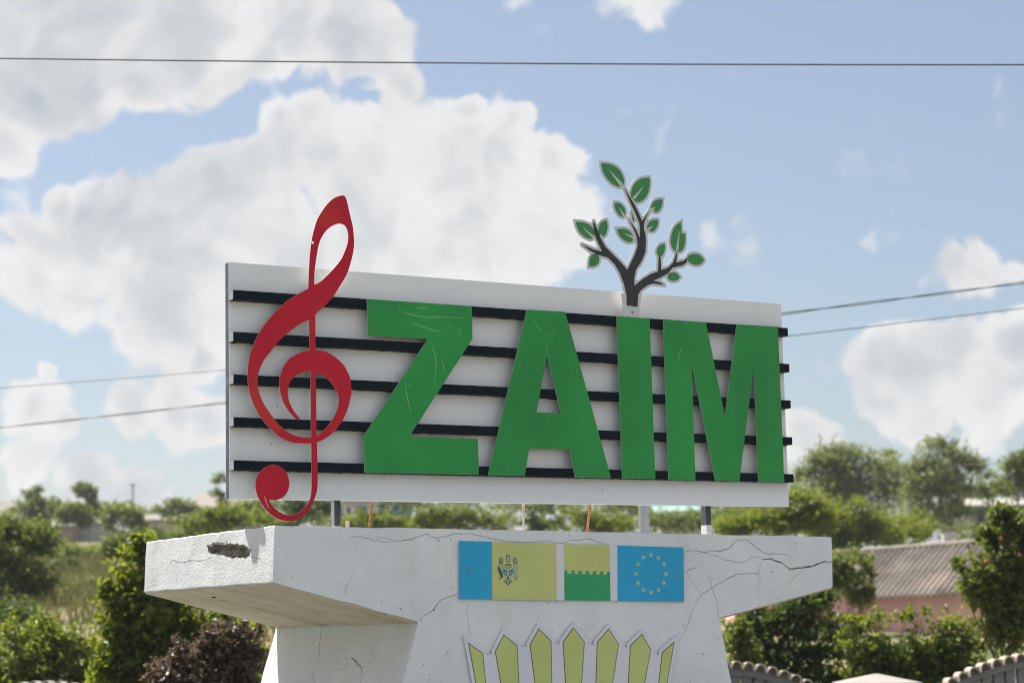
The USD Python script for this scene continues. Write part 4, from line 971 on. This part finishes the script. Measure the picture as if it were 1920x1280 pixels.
# gap under the board
plant('hill_tree', '', 'dark tree behind the hook of the treble clef', 'dark', 100, [(560,955,40,22),(605,960,34,24),(530,985,30,14)], 5200, 0.17)
plant('slope_bush', '', 'yellow green bush in the gap below the Z', 'bright', 85, [(690,980,40,18),(740,985,36,14),(650,985,30,14)], 4200, 0.14, cat_='bush')
plant('slope_bush', '', 'mid green bush in the gap left of the whitewashed rod', 'mid', 95, [(820,970,40,20),(870,975,34,18),(790,980,30,14),(930,980,36,16)], 6000, 0.15, cat_='bush')
plant('hill_tree', '', 'dark tree in the gap right of the whitewashed rod', 'dark', 100, [(1010,965,28,24),(1045,960,24,24),(1000,985,24,14)], 4200, 0.16)
plant('slope_bush', '', 'round bright bush in the gap below the letter I', 'bright', 88, [(1075,968,26,22),(1110,980,34,18),(1150,985,34,14)], 4600, 0.14, cat_='bush')
plant('slope_bush', '', 'sage green bush right of the tall grey pole', 'blue', 92, [(1240,975,36,14),(1290,978,36,16),(1340,985,30,14)], 4600, 0.14, cat_='bush')
plant('hill_tree', '', 'far left treeline of small trees behind the barns', 'blue', 240, [(20,962,40,14),(110,965,40,14),(190,962,40,16),(280,968,40,12),(390,960,40,12)], 7000, 0.36)
plant('slope_bush', '', 'wide belt of shrubs below the houses on the left hillside', 'mid', 130, [(40,1030,40,14),(120,1042,40,11),(200,1042,40,11),(270,1034,40,11),(345,1026,40,12),(420,1010,40,14)], 9000, 0.19, cat_='bush')
plant('hill_tree', '', 'row of dim trees far behind the gap under the board', 'blue', 140, [(580,940,60,20),(780,935,60,20),(880,940,60,20),(1000,935,60,22),(1130,940,60,22),(1220,945,50,18)], 12000, 0.24)
plant('slope_bush', '', 'continuous belt of leafy shrubs closing the gap under the board', 'mid', 118, [(500,985,40,18),(570,985,44,20),(640,990,44,16),(720,985,44,20),(790,988,44,18),(860,985,44,22),(940,985,44,20),(1010,988,44,18),(1090,985,44,22),(1170,988,44,20),(1240,988,44,18),(1310,985,44,22),(1380,985,44,22)], 16000, 0.18, cat_='bush')
plant('hill_tree', '', 'pale trees on the rise behind the gap right of the grey pole', 'blue', 150, [(1180,955,40,22),(1250,955,40,20),(1320,955,44,22),(1390,955,44,24),(1450,950,40,26)], 7000, 0.25)
plant('hill_tree', '', 'hillside trees filling in behind the left end of the board', 'mid', 140, [(470,955,36,18),(520,960,36,20),(600,965,40,18),(330,985,30,12)], 5000, 0.22)
# right: skyline
plant('hill_tree', '', 'wide greyish tree on the right skyline beside the board', 'blue', 135, [(1560,860,46,28),(1600,875,56,34),(1540,890,46,34),(1650,890,46,36),(1570,915,60,36),(1640,930,60,36),(1510,905,26,26)], 20000, 0.22)
plant('hill_tree', '', 'thin topped tree between the two big crowns on the right', 'blue', 138, [(1665,855,16,12),(1672,875,14,14)], 1400, 0.20)
plant('hill_tree', '', 'tall rounded tree highest on the right skyline', 'blue', 125, [(1760,850,34,26),(1780,880,60,40),(1735,895,42,40),(1815,900,44,36),(1765,930,66,40),(1830,930,36,24),(1760,832,14,12),(1740,960,50,20)], 22000, 0.21)
plant('hill_tree', '', 'tree crown entering at the right edge over the shed', 'mid', 110, [(1915,880,34,26),(1900,915,36,24),(1935,860,30,20)], 6000, 0.18)
plant('hill_tree', '', 'dark tree trunks and crown left of the shed', 'dark', 128, [(1790,965,36,20),(1740,975,36,14)], 3600, 0.2)
plant('slope_bush', '', 'long band of shrubs on the hillside behind the pink house', 'mid', 105, [(1360,975,50,22),(1450,985,50,24),(1540,990,50,26),(1640,985,50,26),(1720,990,50,24),(1810,1005,50,22),(1900,1010,50,24)], 12000, 0.17, cat_='bush')
plant('hill_tree', '', 'far treeline just right of the board on the horizon', 'blue', 170, [(1400,940,60,20),(1480,935,50,26),(1540,930,60,26),(1680,930,60,30),(1860,930,60,24)], 9000, 0.28)
# right: middle distance
plant('orchard_tree', '', 'bright yellow green tree right of the board corner', 'lime', 72, [(1510,955,40,34),(1480,975,40,26),(1540,970,34,28),(1430,985,46,22),(1380,990,40,18)], 16000, 0.125)
plant('orchard_tree', '', 'bright green tree above the pink house roof', 'lime', 96, [(1605,970,40,34),(1545,1000,40,34),(1575,1050,40,40),(1590,1015,44,36),(1580,1000,50,34),(1640,1000,46,34),(1700,1000,40,24),(1610,945,12,16),(1560,1030,40,26),(1660,1020,40,20)], 30000, 0.15)
plant('garden_bush', '', 'vine bush climbing the left gable of the pink house', 'mid', 46, [(1600,1060,30,30),(1590,1095,34,30),(1615,1110,26,26),(1570,1075,24,30),(1625,1080,14,22)], 9000, 0.085, cat_='bush')
plant('orchard_tree', '', 'short tree beyond the ridge left of the chimney', 'mid', 98, [(1690,1005,34,18),(1730,995,16,14)], 4200, 0.15)
# right: foreground garden
plant('garden_tree', '', 'dark leafy tree below the right arm of the pedestal', 'dark', 31, [(1500,1150,50,40),(1450,1180,50,40),(1530,1200,60,45),(1470,1235,60,45),(1560,1250,60,45),(1400,1215,40,45),(1420,1160,26,20),(1540,1125,26,22)], 26000, 0.095, bark='bark')
plant('garden_bush', '', 'light green bush by the right side of the stem', 'mid', 29, [(1385,1190,24,28),(1395,1225,26,26),(1370,1240,20,30),(1410,1250,26,20)], 4200, 0.075, cat_='bush')
plant('garden_bush', '', 'sunlit vine hedge behind the capped pillar', 'bright', 30, [(1700,1165,30,18),(1765,1172,34,24),(1640,1168,30,18),(1820,1185,36,26),(1590,1170,24,18),(1735,1150,14,12),(1620,1215,50,36),(1680,1230,50,34),(1740,1240,50,36),(1790,1220,40,36),(1640,1260,60,30),(1720,1270,70,30),(1590,1190,24,24),(1840,1230,44,36)], 17000, 0.085, cat_='bush')
plant('garden_tree', '', 'rose tree with red blooms at the right edge', 'mid', 28, [(1890,1030,40,36),(1860,1070,44,36),(1910,1090,50,45),(1840,1105,40,30),(1900,1140,50,40),(1930,1000,40,40),(1905,1190,50,36),(1800,1060,20,14),(1860,1010,22,22),(1880,970,24,18)], 16000, 0.085)


def roses():
    M['petal'] = paint('rose_petal', (0.42, 0.02, 0.04), 0.6, 0.2, 10.0); rng = np.random.default_rng(9)
    for px, py, s, lab in ((1850, 1052, 0.032, 'red rose bloom left on the rose tree at the right edge'), (1878, 1008, 0.020, 'small red rose bloom high on the rose tree'), (1912, 1040, 0.020, 'red rose bloom at the far right of the rose tree')):
        c = at(px, py, 27.0); ms = []
        for ring in range(4):
            for k in range(5):
                a = k*2*np.pi/5+ring*0.6; p = trimesh.creation.icosphere(1, 1.0); p.vertices *= np.array([s*.55, s*.16, s*.6])
                p.apply_transform(trimesh.transformations.euler_matrix(0.5-ring*0.15, 0, a)); p.apply_translation([math.sin(a)*s*(.7-ring*.17)*-1, math.cos(a)*s*(.7-ring*.17), ring*s*.12]); ms.append(p)
        m = cat(*ms); m.apply_translation(c); obj('rose', m, M['petal'], smooth=True, label=lab, category='flower')


roses()


def grass():
    """Meadow grass on the left slope, nobody could count it."""
    rng = np.random.default_rng(77); n = 26000
    r = 38+rng.random(n)**0.7*110; a = YAW+rng.uniform(-0.27, -0.10, n)
    x, y = EYE[0]+r*np.sin(a), EYE[1]+r*np.cos(a); P = np.c_[x, y, ground_z(x, y)+0.0]
    P[:, 2] += (meshkit.fbm(P*0.25, 3, 3)-0.5)*0.0
    h = rng.uniform(0.18, 0.5, n)[:, None]; th = rng.uniform(0, 6.283, n); w = np.c_[np.cos(th), np.sin(th), 0*th]*0.035; lean = rng.normal(0, 0.35, (n, 3))*h; lean[:, 2] = 0
    V = np.stack([P-w-[0, 0, .25], P+w-[0, 0, .25], P+lean+np.c_[0*th, 0*th, h[:, 0]]], 1).reshape(-1, 3)
    m = leaf_mat('grass_blades', [(0, (0.10, 0.11, 0.045)), (0.5, (0.19, 0.17, 0.085)), (1, (0.32, 0.27, 0.17))], 0.35)
    obj('meadow_grass', (V, np.arange(3*n).reshape(-1, 3)), m, label='tall dry and green grass on the left slope', category='grass', kind='stuff')


grass()


def haze():
    """The light summer haze that pales the hillside."""
    g = G(); g.add('principled_volume', {'color': (0.88, 0.93, 1.0), 'density': 0.00022, 'anisotropy': 0.2})
    m = usdkit.material(stage, '/World/Looks/haze_air', g.n, g.l, volume=f'n{g.k}.volume')
    obj('haze', bx(-1250, 1250, -1250, 1250, -2, 36), m, kind='stuff')


haze()
